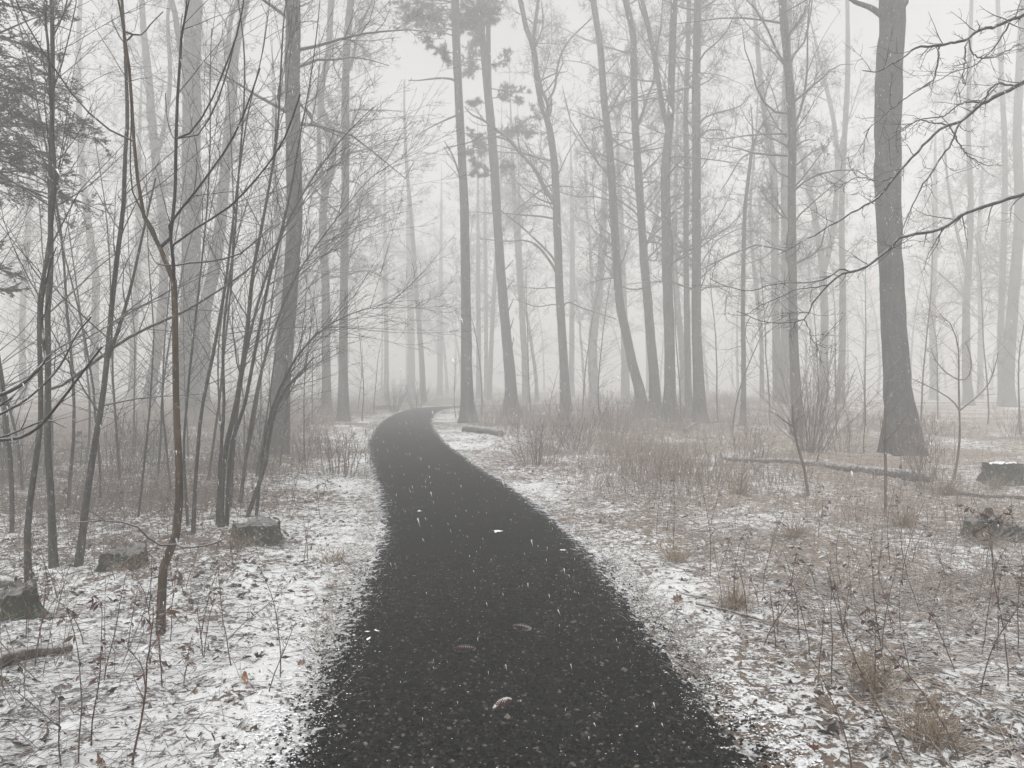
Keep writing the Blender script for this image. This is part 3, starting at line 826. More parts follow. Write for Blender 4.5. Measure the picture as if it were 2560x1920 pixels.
d1, d2 = 29, 34
pine_foliage(c1, c1P, c1R, 31, zat(75, d1), 22, 42, 2.9,
             extra=[(zat(90, d1), 185, 2.2), (zat(150, d1), 190, 1.2), (zat(20, d1), 175, 2.8), (zat(15, d1), 195, 2.6), (zat(60, d1), 10, 1.2), (zat(180, d1), 170, .8), (zat(35, d1), 190, 2.3), (zat(25, d1), 180, 2.0), (zat(105, d1), 170, 1.6)])
pine_foliage(c2, c2P, c2R, 32, zat(115, d2), 23, 40, 2.6,
             extra=[(zat(345, d2), 5, 2.6), (zat(340, d2), -12, 2.3), (zat(350, d2), 12, 2.1), (zat(382, d2), 175, 1.4), (zat(378, d2), 195, 1.5), (zat(385, d2), 165, 1.2), (zat(262, d2), 178, .9), (zat(230, d2), 8, 2.0), (zat(250, d2), -5, 1.6), (zat(440, d2), 185, 1.3), (zat(430, d2), 5, 1.0), (zat(170, d2), 5, 1.6), (zat(180, d2), 190, 1.2), (zat(150, d2), 170, 1.4), (zat(445, d2), 170, 1.1)])

# hemlock at the left edge
HB = np.array([(-70 - CX) / F * 9.2, 9.2, 0.0]); HB[2] = gz(HB) - .04
hem = thing('hemlock_tree', 'dark evergreen with feathery drooping sprays at the upper left edge', 'tree', HB)
rng = np.random.default_rng(77)
hz = np.linspace(0, 9.5, 40)
hP = np.stack([HB[0] + .1 * np.sin(hz * .7), HB[1] + .08 * np.cos(hz * .6), HB[2] + hz], 1)
hR = np.interp(hz, [0, 9.5], [.11, .012])
obj('trunk', *trunk_mesh(hP, hR, 14, rng, .05, 1.4), M_BARKS, hem)
nb = 120
zb = rng.uniform(3.95, 9.3, nb); zb[:7] = rng.uniform(2.6, 3.8, 7)
az = rng.uniform(0, 6.28, nb); az[30:95] = rng.normal(0, .6, 65)
st = np.stack([np.interp(zb, hz, hP[:, k]) for k in range(3)], 1)
Lb = np.clip((10.2 - zb) / 4.5, .3, 1) * rng.uniform(.9, 1.6, nb); Lb[:7] *= .5
dirs = np.stack([np.cos(az), np.sin(az), rng.uniform(-.05, .3, nb)], 1)
bP, bR = grow(rng, st, dirs, Lb, .016, .004, 8, .07, -.05)
o_, paths = crown(rng, bP, bR, [dict(k=15, t0=.12, ang=(40, 65), ratio=(.25, .48), rr=.5, N=5, wander=.08, up=-.05, flat=.85, minr=.0025),
                                dict(k=7, t0=.1, ang=(35, 60), ratio=(.25, .5), rr=.6, N=3, wander=.08, up=-.04, flat=.85, minr=.0015)])
obj('branches', *merge([tubes(bP, bR, 5)] + o_[:1]), M_TWIG, hem)
v1 = needle_tris(rng, paths[0][0], 24, (.025, .045), (.007, .012)); v2 = needle_tris(rng, paths[1][0], 9, (.024, .044), (.008, .013))
obj('crown', *merge([v1, v2]), M_NEEDLE, hem, smooth=False)

# ------------------------------------------------------------------ near saplings, left
tw_sap = [dict(k=8, t0=.2, ang=(30, 55), ratio=(.2, .45), rr=.5, N=6, wander=.07, up=.06, minr=.002), dict(k=3, t0=.25, ang=(25, 50), ratio=(.25, .5), rr=.6, N=4, wander=.08, up=.03, minr=.0015)]
S3 = [(401, 1574, 21.2), (403, 1515, 20.4), (406, 1431, 19.6), (420, 1389, 20.4), (439, 1342, 19.6), (449, 1241, 18.7), (450, 1190, 17.8), (446, 1130, 17.0), (441, 980, 15.3), (440, 853, 14.4), (440, 769, 14.4), (439, 712, 14.4), (424, 660, 12.8), (417, 638, 11.9), (398, 614, 10.2), (380, 588, 9.3), (359, 519, 8.5), (344, 401, 7.6), (338, 295, 7.6), (333, 211, 6.8), (326, 116, 6.8), (312, 63, 5.1), (304, 0, 4.2)]
traced_tree('forked_sapling', 'brown forked sapling in front at left, its lower stem kinked near the ground', S3, seed=61, mat=M_BARKB, limb_mat=M_TWIGB, top=6.0, crown_z=None, sides=12, flare=1.15, sway=.05, rough=.03, cat='sapling', fork_twigs=None,
            forks=[dict(p=[(418, 640, 9.6), (424, 622, 9.6), (430, 591, 8.8), (441, 485, 8.0), (443, 380, 8.0), (447, 253, 7.2), (454, 148, 6.4), (458, 84, 5.6), (468, 42, 4.0), (477, 0, 3.2)], ext=1.0, tw=tw_sap[:1]),
                   dict(p=[(447, 367, 4.8), (485, 346, 4.8), (540, 291, 4.0), (591, 203, 4.0), (633, 118, 3.2), (658, 32, 2.8)], dd=-.3),
                   dict(p=[(450, 366, 4.0), (485, 338, 4.0), (527, 253, 4.0), (557, 127, 3.2), (574, 17, 2.8)], dd=.2),
                   dict(p=[(445, 365, 3.2), (422, 333, 3.2), (397, 274, 2.8), (382, 207, 2.4)], dd=.2),
                   dict(p=[(458, 84, 3.2), (439, 46, 3.2), (426, 0, 2.4)], dd=.2), dict(p=[(458, 90, 3.2), (480, 45, 3.2), (502, 0, 2.4)], dd=-.2),
                   dict(p=[(340, 372, 4.8), (295, 338, 4.8), (236, 283, 4.0), (190, 211, 4.0), (139, 118, 3.2), (97, 0, 2.4)], dd=-.3, tw=tw_sap),
                   dict(p=[(326, 114, 4.0), (346, 84, 4.0), (364, 40, 3.2), (380, 0, 2.4)], dd=.2), dict(p=[(326, 114, 4.0), (297, 93, 4.0), (257, 34, 3.2), (240, 0, 2.4)], dd=.2),
                   dict(p=[(409, 630, 4.0), (404, 588, 4.0), (371, 519, 3.6), (367, 464, 3.2), (382, 287, 2.8)], dd=-.25),
                   dict(p=[(439, 712, 9.6), (447, 697, 8.8), (454, 665, 8.0), (460, 642, 7.2), (464, 600, 6.4), (474, 575, 5.6), (527, 527, 5.6), (591, 456, 4.8), (633, 413, 4.8), (675, 346, 4.0), (717, 253, 3.2)], dd=-.5, tw=tw_sap),
                   dict(p=[(458, 645, 5.6), (485, 624, 5.6), (548, 591, 4.8), (633, 548, 4.8), (717, 473, 4.0), (772, 409, 4.0), (814, 321, 3.2)], dd=-.4, tw=tw_sap[:1]),
                   dict(p=[(455, 672, 4.8), (480, 660, 4.8), (527, 652, 4.0), (591, 629, 4.0), (646, 570, 3.2), (662, 548, 2.4)], dd=.3),
                   dict(p=[(428, 672, 4.0), (410, 665, 3.2), (390, 648, 2.8), (371, 617, 2.4)], dd=.1),
                   dict(p=[(430, 1380, 5.6), (460, 1360, 5.6), (510, 1355, 4.8), (570, 1340, 3.2), (600, 1325, 2.4)], dd=-.3),
                   dict(p=[(425, 1385, 4.8), (408, 1350, 4.8), (380, 1305, 4.0), (330, 1285, 4.0), (285, 1283, 3.2), (250, 1281, 2.4)], dd=-.3, tw=tw_sap[1:])])
S1 = [(135, 1414, 20.6), (131, 1347, 17.2), (127, 1250, 15.5), (119, 1149, 14.6), (116, 1064, 14.6), (116, 895, 13.8), (113, 780, 12.9), (120, 680, 12.9), (118, 506, 12.0), (120, 295, 11.2), (122, 127, 10.3), (120, 0, 9.5)]
sp_long = [dict(k=34, t0=0, t1=1, ang=(40, 70), len=(.5, 1.7), rr=.35, N=7, wander=.06, up=.05, minr=.003, maxr=.008, sides=4, flat=.5), dict(k=4, t0=.2, ang=(25, 50), ratio=(.2, .45), rr=.6, N=5, wander=.08, up=.03, minr=.002), dict(k=2, t0=.2, ang=(25, 50), ratio=(.25, .5), rr=.7, N=3, wander=.1, minr=.0016)]
traced_tree('sapling', 'tall straight sapling at far left carrying a long branch rising right', S1, seed=62, mat=M_BARKS, top=7.5, crown_z=(1.4, 7.3), sides=12, flare=1.2, sway=.06, rough=.03, cat='sapling', levels=sp_long,
            forks=[dict(p=[(118, 975, 8), (150, 955, 8), (274, 853, 8), (350, 805, 7), (422, 765, 6), (548, 676, 5), (624, 600, 4), (690, 520, 3)], dd=.6, tw=tw_sap[:1])])
S1b = [(72, 1456, 17.2), (70, 1325, 14.6), (82, 1220, 13.8), (95, 1130, 12.9), (105, 1043, 12.0), (103, 895, 11.2), (101, 769, 10.3), (112, 690, 9.5), (126, 600, 9.5), (134, 520, 8.6), (140, 440, 8.6), (134, 380, 7.7), (125, 250, 6.9), (116, 100, 6.0), (108, 0, 5.2)]
traced_tree('sapling', 'slender sapling leaning against the tall straight one at far left', S1b, seed=63, mat=M_BARKS, top=6.5, crown_z=(1.2, 6.2), sides=10, flare=1.2, sway=.06, rough=.03, cat='sapling', levels=sp_long)
S2 = [(194, 1414, 18.9), (207, 1325, 16.3), (217, 1233, 15.5), (236, 1106, 13.8), (253, 1001, 12.9), (266, 874, 12.9), (274, 769, 12.0), (287, 640, 11.2), (302, 506, 10.3), (304, 400, 9.5), (310, 300, 8.6), (306, 150, 7.7), (298, 0, 6.9)]
traced_tree('sapling', 'sapling slanting right, third stem from the left edge', S2, seed=64, mat=M_BARKS, top=7.5, crown_z=(1.2, 7.2), sides=12, flare=1.2, sway=.06, rough=.03, cat='sapling', levels=sp_long,
            forks=[dict(p=[(262, 910, 9), (274, 850, 9), (284, 790, 9), (300, 700, 7), (322, 560, 6), (345, 420, 4)], dd=.3, tw=tw_sap[:1])])
# the multi-stemmed clump behind the left cut stump
clump = [('stoutest stem of the clump behind the left stump, leaning right', [(553, 1340, 16.2), (553, 1233, 14.9), (565, 1127, 12.5), (590, 1022, 11.2), (608, 916, 10.0), (622, 811, 9.3), (634, 684, 8.1), (650, 600, 7.5), (674, 464, 6.2), (692, 338, 5.6), (698, 211, 4.3), (704, 80, 3.8), (712, 0, 3.1)], None),
         ('clump stem just right of the stoutest one, leaning right in parallel', [(566, 1334, 10.0), (576, 1120, 8.7), (607, 1022, 8.7), (629, 904, 8.1), (654, 769, 7.5), (675, 663, 6.9), (694, 590, 6.2), (722, 465, 5.0), (745, 330, 3.8), (770, 200, 3.1), (790, 60, 2.5), (796, 0, 1.9)], None),
         ('clump stem left of the stoutest one, rising nearly straight', [(543, 1326, 8.7), (549, 1149, 8.1), (557, 1022, 7.5), (553, 895, 6.9), (557, 790, 6.2), (571, 680, 6.2), (580, 600, 5.6), (592, 422, 5.0), (606, 253, 4.3), (608, 127, 3.8), (595, 0, 3.1)], None),
         ('slim dark stem standing between forked sapling and clump', [(482, 1352, 10.0), (487, 1220, 8.7), (492, 1140, 8.7), (502, 1022, 8.1), (527, 895, 8.1), (548, 769, 6.9), (560, 690, 6.2), (574, 560, 5.6), (590, 420, 4.3), (615, 260, 3.1), (650, 120, 2.5), (668, 0, 1.9)], None),
         ('thin stem brushing the right side of the forked sapling', [(470, 1330, 6.9), (462, 1180, 6.2), (460, 1106, 5.6), (468, 1000, 5.6), (477, 895, 5.0), (490, 769, 5.0), (502, 642, 4.3), (513, 506, 3.8), (518, 338, 3.1), (516, 200, 2.5), (520, 60, 1.9)], None)]
tw_clump = [dict(k=28, t0=0, t1=1, ang=(35, 65), len=(.6, 1.8), rr=.35, N=7, wander=.055, up=.05, minr=.003, maxr=.007, sides=4, flat=.3, bias=(.5, 0, 0)), dict(k=5, t0=.2, ang=(22, 45), ratio=(.2, .45), rr=.6, N=5, wander=.07, up=.03, minr=.002), dict(k=2, t0=.2, ang=(20, 45), ratio=(.25, .5), rr=.7, N=3, wander=.1, minr=.0016)]
for i, (lab, pts, d) in enumerate(clump):
    traced_tree('thicket_stem', lab, pts, d=d, seed=70 + i, mat=M_BARKS, top=8.0, crown_z=(1.3, 7.5), sides=10, flare=1.15, sway=.1, rough=.03, cat='sapling', group='stems of the left thicket clump', levels=tw_clump)
traced_tree('leaning_sapling', 'low sapling leaning right over the left stump, brushy at the tip', [(616, 1300, 11), (640, 1230, 10), (663, 1165, 10), (675, 1085, 9), (696, 1001, 8), (728, 955, 7), (759, 925, 5), (785, 893, 3)], seed=80, mat=M_BARKS, crown_z=(.8, 2.2), sides=8, flare=1.1, sway=.05, rough=.02, cat='sapling',
            levels=[dict(k=22, t0=.1, t1=1, ang=(20, 50), len=(.4, 1.1), rr=.5, N=6, wander=.07, up=.05, minr=.003, maxr=.005, bias=(.6, 0, .2)), dict(k=5, t0=.2, ang=(20, 45), ratio=(.25, .5), rr=.6, N=4, wander=.1, up=.05, minr=.002)])

# long low sprays reaching right towards the path from the thicket: two arching saplings
for i, (lab, pts) in enumerate([
    ('arching sapling whose fan of fine twigs reaches right towards the path', [(600, 1262, 8.4), (622, 1100, 7.8), (650, 950, 7.2), (690, 820, 6.0), (740, 700, 4.8), (800, 610, 3.6), (870, 520, 2.4), (930, 450, 1.8), (1010, 400, 1.2)]),
    ('arching sapling with the uppermost fan of twigs, reaching right from the thicket', [(575, 1255, 8), (590, 1050, 7.5), (620, 850, 7), (665, 680, 6), (720, 540, 5), (790, 420, 4), (860, 330, 3), (930, 260, 2)]),
    ('arching sapling with lower fan of twigs pointing right above the verge', [(640, 1250, 7.8), (660, 1120, 7.2), (690, 1000, 6.6), (740, 900, 5.4), (800, 830, 4.2), (870, 790, 3.0), (930, 770, 1.8), (985, 755, 1.2)])]):
    traced_tree('arching_sapling', lab, pts, d=9.8 - i * .5, seed=90 + i, mat=M_BARKS, crown_z=(1.2, 5.2), sides=8, flare=1.1, sway=.1, rough=.02, cat='sapling',
                levels=[dict(k=38, t0=.05, t1=1, ang=(15, 50), len=(.7, 1.7), rr=.5, N=7, wander=.05, up=.03, minr=.003, maxr=.006, bias=(.7, 0, 0)), dict(k=6, t0=.2, ang=(18, 40), ratio=(.25, .5), rr=.6, N=5, wander=.08, up=.04, minr=.002), dict(k=2, t0=.2, ang=(20, 40), ratio=(.3, .5), rr=.7, N=3, wander=.1, minr=.0016)])


def sapling(name, label, x, d, h, lean, seed, w=.02, group=None, mat=None, dense=1.0, twmat=None, flat=.4, bias=None):
    rng = np.random.default_rng(seed)
    b = np.array([(x - CX) / F * d, d, 0]); b[2] = gz(b) - .03
    P, R = grow(rng, b[None], np.array([[lean, rng.normal(0, .05), 1.0]]), h, w, .003, 16, .035, .04)
    root = thing(name, label, 'sapling', b, group)
    obj('trunk', *tubes(P, R, 8), mat or M_BARKS, root)
    o_, _ = crown(rng, P, R, [dict(k=int(26 * dense), t0=.15, t1=1, ang=(40, 75), ratio=(.12, .32), rr=.4, N=6, wander=.08, up=.05, minr=.003, maxr=.007, flat=flat, bias=bias, taper=.4),
                              dict(k=4, t0=.2, ang=(25, 50), ratio=(.25, .5), rr=.6, N=4, wander=.1, up=.03, minr=.0022), dict(k=2, t0=.2, ang=(25, 50), ratio=(.3, .55), rr=.7, N=3, wander=.1, minr=.0018)])
    obj('crown', *merge(o_), twmat or M_TWIG, root)
    return root


GL = 'slim saplings of the left thicket'
sap_items = []
for i, (x, d, h, lean, w) in enumerate([(30, 8.0, 6, .05, .024), (56, 11, 6, .02, .02), (170, 9.5, 6.5, .1, .022), (250, 10, 5.5, .04, .018), (300, 12, 6, -.02, .022), (345, 8.6, 4.6, .08, .014), (395, 12.5, 6, .06, .02),
                                        (428, 10.5, 5.2, -.08, .015), (520, 11.5, 6.5, .12, .022), (560, 13.5, 6, .02, .02), (600, 10.8, 5.5, .16, .017), (640, 12, 5, .2, .016), (700, 14.5, 5.5, .1, .018),
                                        (760, 15.5, 4.2, .08, .014), (130, 13, 6.5, .03, .02), (215, 15, 7, .05, .024), (10, 14, 7, .06, .025), (470, 16, 6, -.03, .02), (330, 17, 7, .02, .022), (610, 17, 6.5, .05, .02)]):
    o = sapling('slim_sapling', 'slim bare sapling among the tangle of twigs left of the path', x, d, h, lean, 300 + i, w, GL, bias=(.35, 0, 0), dense=1.7)
    sap_items.append((o, 'front' if d < 10.6 else ('middle' if d < 13.2 else 'back'), x))
for i, (lab, x, d, h, lean, w) in enumerate([
    ('small thin sapling at the far left verge past the bend', 935, 36, 4.5, -.02, .03), ('tiny faint sapling left of the distant bend', 895, 38, 4.0, .05, .03),
    ('low twiggy sapling against the foot of the path-side pine', 1140, 33, 2.6, -.12, .02), ('thin sapling beneath the forked centre tree', 1372, 34, 2.8, .05, .02),
    ('thin pole sapling right of the bushy shrub', 2160, 17, 2.2, -.05, .014)]):
    sapling('small_sapling', lab, x, d, h, lean, 340 + i, w, dense=.8)
und = []
for i, (x, d, h, lean, w) in enumerate([(1205, 33, 7.5, .05, .032), (1330, 30, 6.5, -.06, .03), (1455, 31, 8, .04, .032), (1500, 27, 6.5, -.03, .028), (1700, 28, 7.5, .06, .03), (1795, 30, 8.5, -.04, .034), (1830, 23, 6, .05, .024), (1925, 30, 8.5, .02, .034), (2040, 26, 7.5, -.03, .03),
                                        (2090, 22, 6, .08, .024), (2160, 28, 8, -.05, .032), (2300, 25, 7, .05, .028), (2345, 31, 8.5, -.03, .034), (2470, 27, 7.5, .04, .03), (2550, 24, 7, -.06, .028), (905, 30, 7, .03, .03), (780, 27, 7, .06, .03), (650, 24, 7.5, .05, .03)]):
    if i < 7:
        o = sapling('understory_tree', 'thin understory tree', x, d, h, lean, 360 + i, w, 'thin understory trees', dense=2.0, flat=.5)
    else:                                   # a copy of one of the first seven, turned and resized
        src = und[(i * 3) % 7][0]
        b = np.array([(x - CX) / F * d, d, 0]); b[2] = gz(b) - .03
        o = thing('understory_tree', 'thin understory tree', 'tree', b, 'thin understory trees')
        o.rotation_euler = (0, 0, i * 1.9); o.scale = (h / 7.5,) * 3
        for ch in src.children:
            c_ = ch.copy(); C.objects.link(c_); c_.parent = o
    o['category'] = 'tree'
    und.append((o, 'right' if x > 1100 else 'left', x))

traced_tree('bare_sapling', 'small branching bare sapling right of the thick trunk, near the cut stump', [(2384, 1190, 5.6), (2398, 1120, 5.6), (2400, 1060, 4.9), (2398, 959, 4.2), (2399, 900, 3.5), (2396, 855, 3.1), (2381, 815, 2.8), (2370, 795, 2.1), (2352, 785, 1.4)], seed=95, mat=M_TWIGR, twig=M_TWIGR, crown_z=(1.5, 2.8), sides=8, flare=1.1, sway=.05, cat='sapling',
            levels=[dict(k=16, t0=0, t1=1, ang=(35, 65), len=(.25, .7), rr=.5, N=5, wander=.1, up=.06, minr=.004), dict(k=5, t0=.2, ang=(25, 60), ratio=(.25, .5), rr=.6, N=4, wander=.15, minr=.003)],
            forks=[dict(p=[(2400, 1035, 4.2), (2420, 1010, 4.2), (2450, 985, 3.5), (2475, 955, 2.8), (2490, 910, 2.1), (2497, 880, 1.4)], tw=tw_sap),
                   dict(p=[(2398, 1035, 4.2), (2380, 1000, 3.5), (2340, 975, 2.8), (2300, 955, 2.1), (2275, 945, 1.4)], tw=tw_sap),
                   dict(p=[(2398, 965, 3.5), (2420, 945, 3.5), (2430, 915, 2.8), (2425, 880, 2.1), (2415, 855, 1.4)], tw=tw_sap),
                   dict(p=[(2398, 950, 3.5), (2365, 930, 2.8), (2340, 900, 2.1), (2328, 870, 1.4)], tw=tw_sap)])
for i, (lab, pts) in enumerate([('thin pole sapling standing just in front of the thick right trunk', [(2213, 1278, 7), (2214, 1180, 7), (2212, 1110, 6), (2214, 1040, 5), (2212, 1000, 3), (2215, 985, 2)]),
                                ('bent twiggy sapling left of the log, in front of the bushy shrub', [(2022, 1246, 8), (2010, 1170, 7), (1998, 1130, 7), (1985, 1075, 6), (1982, 1040, 5), (1981, 1012, 3)])]):
    traced_tree('pole_sapling', lab, pts, seed=97 + i, mat=M_TWIGR, twig=M_TWIGR, crown_z=(.5, 2), sides=7, flare=1.05, sway=.02, cat='sapling',
                levels=[dict(k=9, t0=.2, t1=1, ang=(30, 60), len=(.2, .55), rr=.5, N=5, wander=.1, up=.05, minr=.003), dict(k=3, t0=.2, ang=(25, 60), ratio=(.25, .5), rr=.6, N=4, wander=.15, minr=.002)],
                forks=[dict(p=[(1985, 1070, 5), (1965, 1055, 4), (1940, 1035, 3), (1925, 1028, 2)], tw=None)] if i else [])

# ------------------------------------------------------------------ overhanging branches from trees just outside the frame
DR = 6.2
rng = np.random.default_rng(55)
RB = np.array([(3020 - CX) / F * DR, DR + .3, 0]); RB[2] = gz(RB) - .05
rt = thing('overhanging_tree', 'near tree at the right edge whose dark twiggy branches hang across the view', 'tree', RB)
zz = np.linspace(0, 8.5, 40)
tP = np.stack([RB[0] + .12 * np.sin(zz * .5), RB[1] + 0 * zz, RB[2] + zz], 1)
obj('trunk', *trunk_mesh(tP, np.interp(zz, [0, 8.5], [.17, .05]), 18, rng, .05, 1.4), M_BARK, rt)
curl = [dict(k=24, t0=.12, t1=1, ang=(30, 75), len=(.12, .42), rr=.42, N=6, wander=.16, up=.03, minr=.0026, maxr=.006, sides=4), dict(k=4, t0=.2, ang=(30, 75), ratio=(.25, .6), rr=.7, N=4, wander=.22, up=.03, minr=.002)]
limbs = [
    [(2990, -230, 16), (2760, -70, 12), (2560, 25, 10), (2500, 52, 9), (2462, 63, 9), (2419, 97, 8), (2375, 113, 7), (2335, 127, 7), (2259, 143, 6), (2235, 165, 5), (2196, 190, 4), (2149, 219, 3.4), (2099, 228, 2.5)],
    [(3000, -20, 18), (2760, 100, 14), (2560, 202, 12), (2487, 240, 11), (2453, 270, 10), (2419, 291, 9), (2373, 308, 8), (2310, 367, 7), (2251, 430, 6.5), (2200, 489, 6), (2124, 536, 5), (2061, 574, 4), (1989, 612, 3), (1934, 641, 2)],
    [(3000, 330, 18), (2760, 420, 14), (2560, 481, 11), (2462, 515, 10), (2407, 553, 9), (2335, 570, 9), (2293, 578, 8), (2259, 612, 8), (2200, 654, 7.5), (2158, 668, 7), (2124, 682, 6), (2082, 722, 5), (2061, 748, 5), (2040, 790, 4), (1976, 803, 3), (1913, 794, 2.5), (1862, 772, 2)]]
subs = [
    [[(2335, 127, 5), (2314, 181, 5), (2297, 224, 4.5), (2251, 257, 4), (2200, 291, 3.6), (2158, 325, 3), (2101, 375, 2)], [(2419, 97, 5), (2408, 125, 4.5), (2394, 169, 4), (2380, 215, 3), (2376, 240, 2)], [(2418, 97, 4), (2436, 137, 4), (2480, 145, 3.5), (2540, 115, 3)],
     [(2560, 25, 5), (2540, 75, 4), (2500, 120, 3.5), (2440, 140, 3), (2400, 160, 2.5), (2350, 178, 2)]],
    [[(2432, 288, 6), (2410, 320, 6), (2394, 350, 5.5), (2352, 409, 5), (2305, 477, 4), (2275, 530, 3), (2255, 570, 2)], [(2487, 240, 6), (2450, 232, 5), (2425, 245, 4.5), (2390, 270, 4), (2330, 280, 3.5), (2290, 300, 3), (2255, 320, 2)],
     [(2560, 150, 6), (2540, 180, 5.5), (2510, 215, 5), (2480, 243, 4)], [(2400, 300, 5), (2350, 290, 4), (2320, 285, 3), (2270, 318, 2.4), (2235, 345, 2)], [(2405, 340, 4), (2420, 372, 3.5), (2432, 400, 3), (2455, 425, 2)],
     [(2251, 430, 4), (2225, 440, 3), (2170, 425, 2.5), (2130, 455, 2)]],
    [[(2158, 668, 5), (2124, 663, 4.6), (2103, 684, 4), (2040, 699, 3.6), (1964, 701, 3), (1892, 720, 2.8), (1829, 710, 2.4), (1782, 689, 1.8)], [(2100, 700, 4), (2060, 712, 3.6), (2010, 718, 3.2), (1955, 743, 3), (1913, 760, 2.5), (1870, 785, 2)],
     [(2040, 790, 3.5), (2042, 815, 3.2), (2050, 850, 2.8), (2075, 868, 2.2)], [(2259, 612, 4), (2290, 598, 3.5), (2320, 580, 2.5), (2310, 560, 2)], [(2035, 770, 3), (2000, 778, 2.6), (1960, 788, 2)]]]
for k, lim in enumerate(limbs):
    def conv(pl, dd0=0.0, dd1=0.0):
        q = np.array([[*W(x, y, DR), w / 2 / F * DR * .88] for (x, y, w) in pl])
        q[:, 1] += np.linspace(dd0, dd1, len(q))
        return q
    q = conv(lim, .3, -.4 + .3 * k)
    j = np.argmin(np.abs(tP[:, 2] - q[0, 2])); q[0, :3] = tP[j]
    qq = catmull(q, 60)
    qq[1:, :3] += rng.normal(0, .0035, (59, 3))
    lo = obj('limb', *tubes(qq[None, :, :3], qq[None, :, 3], 9), M_TWIGB, rt)
    o_, _ = crown(rng, qq[None, 14:, :3], qq[None, 14:, 3], curl)
    obj('twigs', *merge(o_), M_TWIGB, lo)['kind'] = 'stuff'
    for sb in subs[k]:
        s_ = conv(sb)
        j = np.argmin(np.linalg.norm(qq[:, [0, 2]] - s_[0, [0, 2]], axis=1))
        s_[:, 1] = qq[j, 1] + np.linspace(0, rng.uniform(-.3, .3), len(s_)); s_[0, :3] = qq[j, :3]
        sc = catmull(s_, 24); sc[1:, :3] += rng.normal(0, .004, (23, 3))
        parts = [tubes(sc[None, :, :3], sc[None, :, 3], 6)]
        lv = [dict(curl[0], k=9), curl[1]]
        o_, _ = crown(rng, sc[None, :, :3], sc[None, :, 3], lv); parts += o_
        obj('branch', *merge(parts), M_TWIGB, lo)

DL = 3.6
rng = np.random.default_rng(56)
LB = np.array([(-330 - CX) / F * DL, DL, 0]); LB[2] = gz(LB) - .04
lt = thing('near_sapling', 'near sapling at the left edge whose curved branches reach into view', 'sapling', LB)
zz = np.linspace(0, 3.6, 30)
lP = np.stack([LB[0] + .05 * np.sin(zz), LB[1] + 0 * zz, LB[2] + zz], 1)
obj('trunk', *trunk_mesh(lP, np.interp(zz, [0, 3.6], [.04, .012]), 12, rng, .03, 1.2), M_BARKS, lt)
for pl in ([(-320, 1120, 14), (-100, 1112, 11), (0, 1100, 9), (60, 1094, 8), (105, 1085, 8), (150, 1062, 7), (181, 1039, 7), (230, 990, 6), (270, 950, 5.5), (337, 874, 4)],
           [(-320, 1020, 13), (-100, 1010, 11), (0, 980, 10), (38, 950, 9), (62, 915, 8), (66, 895, 8), (52, 860, 7), (38, 800, 6), (30, 740, 5), (40, 640, 4), (48, 590, 3)],
           [(-320, 1065, 10), (-60, 1050, 7), (0, 1026, 6), (50, 990, 5), (110, 920, 5), (150, 830, 4), (178, 785, 4)],
           [(-320, 1125, 9), (-60, 1108, 6), (0, 1093, 5), (60, 1068, 4.5), (105, 1052, 4), (150, 1072, 0.1)],
           [(-320, 1075, 10), (-60, 1065, 6), (0, 1043, 5.5), (60, 1015, 5), (115, 993, 4)]):
    q = np.array([[*W(x, y, DL), max(w, 2) / 2 / F * DL] for (x, y, w) in pl])
    j = np.argmin(np.abs(lP[:, 2] - q[0, 2])); q[0, :3] = lP[j]
    q[:, 1] += np.linspace(0, rng.uniform(-.3, .3), len(q))
    qq = catmull(q, 30)
    parts = [tubes(qq[None, :, :3], qq[None, :, 3], 8)]
    o_, _ = crown(rng, qq[None, 10:, :3], qq[None, 10:, 3], [dict(k=3, t0=.2, ang=(25, 50), len=(.08, .35), rr=.6, N=5, wander=.05, up=.06, minr=.0022)]); parts += o_
    obj('limb', *merge(parts), M_TWIGB, lt)

# ------------------------------------------------------------------ shrubs
def shrub(label, x, y, h, n, spread, seed, group=None, mat=None, d=None, r=.006, k2=5, foot=.12):
    rng = np.random.default_rng(seed)
    d = d or EYE * F / (y - HY)
    b = np.array([(x - CX) / F * d, d, 0]); b[2] = gz(b) - .03
    root = thing('shrub', label, 'shrub', b, group)
    a = rng.uniform(0, 6.28, n); s = rng.uniform(0, spread, n)
    st = b + np.stack([np.cos(a) * foot, np.sin(a) * foot, np.zeros(n)], 1) * rng.uniform(0, 1.5, (n, 1))
    P, R = grow(rng, st, np.stack([np.cos(a) * s, np.sin(a) * s, np.ones(n)], 1), h * rng.uniform(.6, 1.1, n), r, r * .3, 10, .05, .03)
    for i in range(n): obj('stem', *tubes(P[i:i + 1], R[i:i + 1], 4), mat or M_TWIGR, root)
    o_, _ = crown(rng, P, R, [dict(k=k2, t0=.25, ang=(18, 45), ratio=(.2, .45), rr=.6, N=4, wander=.08, up=.03, minr=.003), dict(k=3, t0=.2, ang=(20, 50), ratio=(.25, .55), rr=.7, N=2, wander=.1, minr=.0022)])
    obj('twigs', *merge(o_), mat or M_TWIGR, root)['kind'] = 'stuff'
    return root


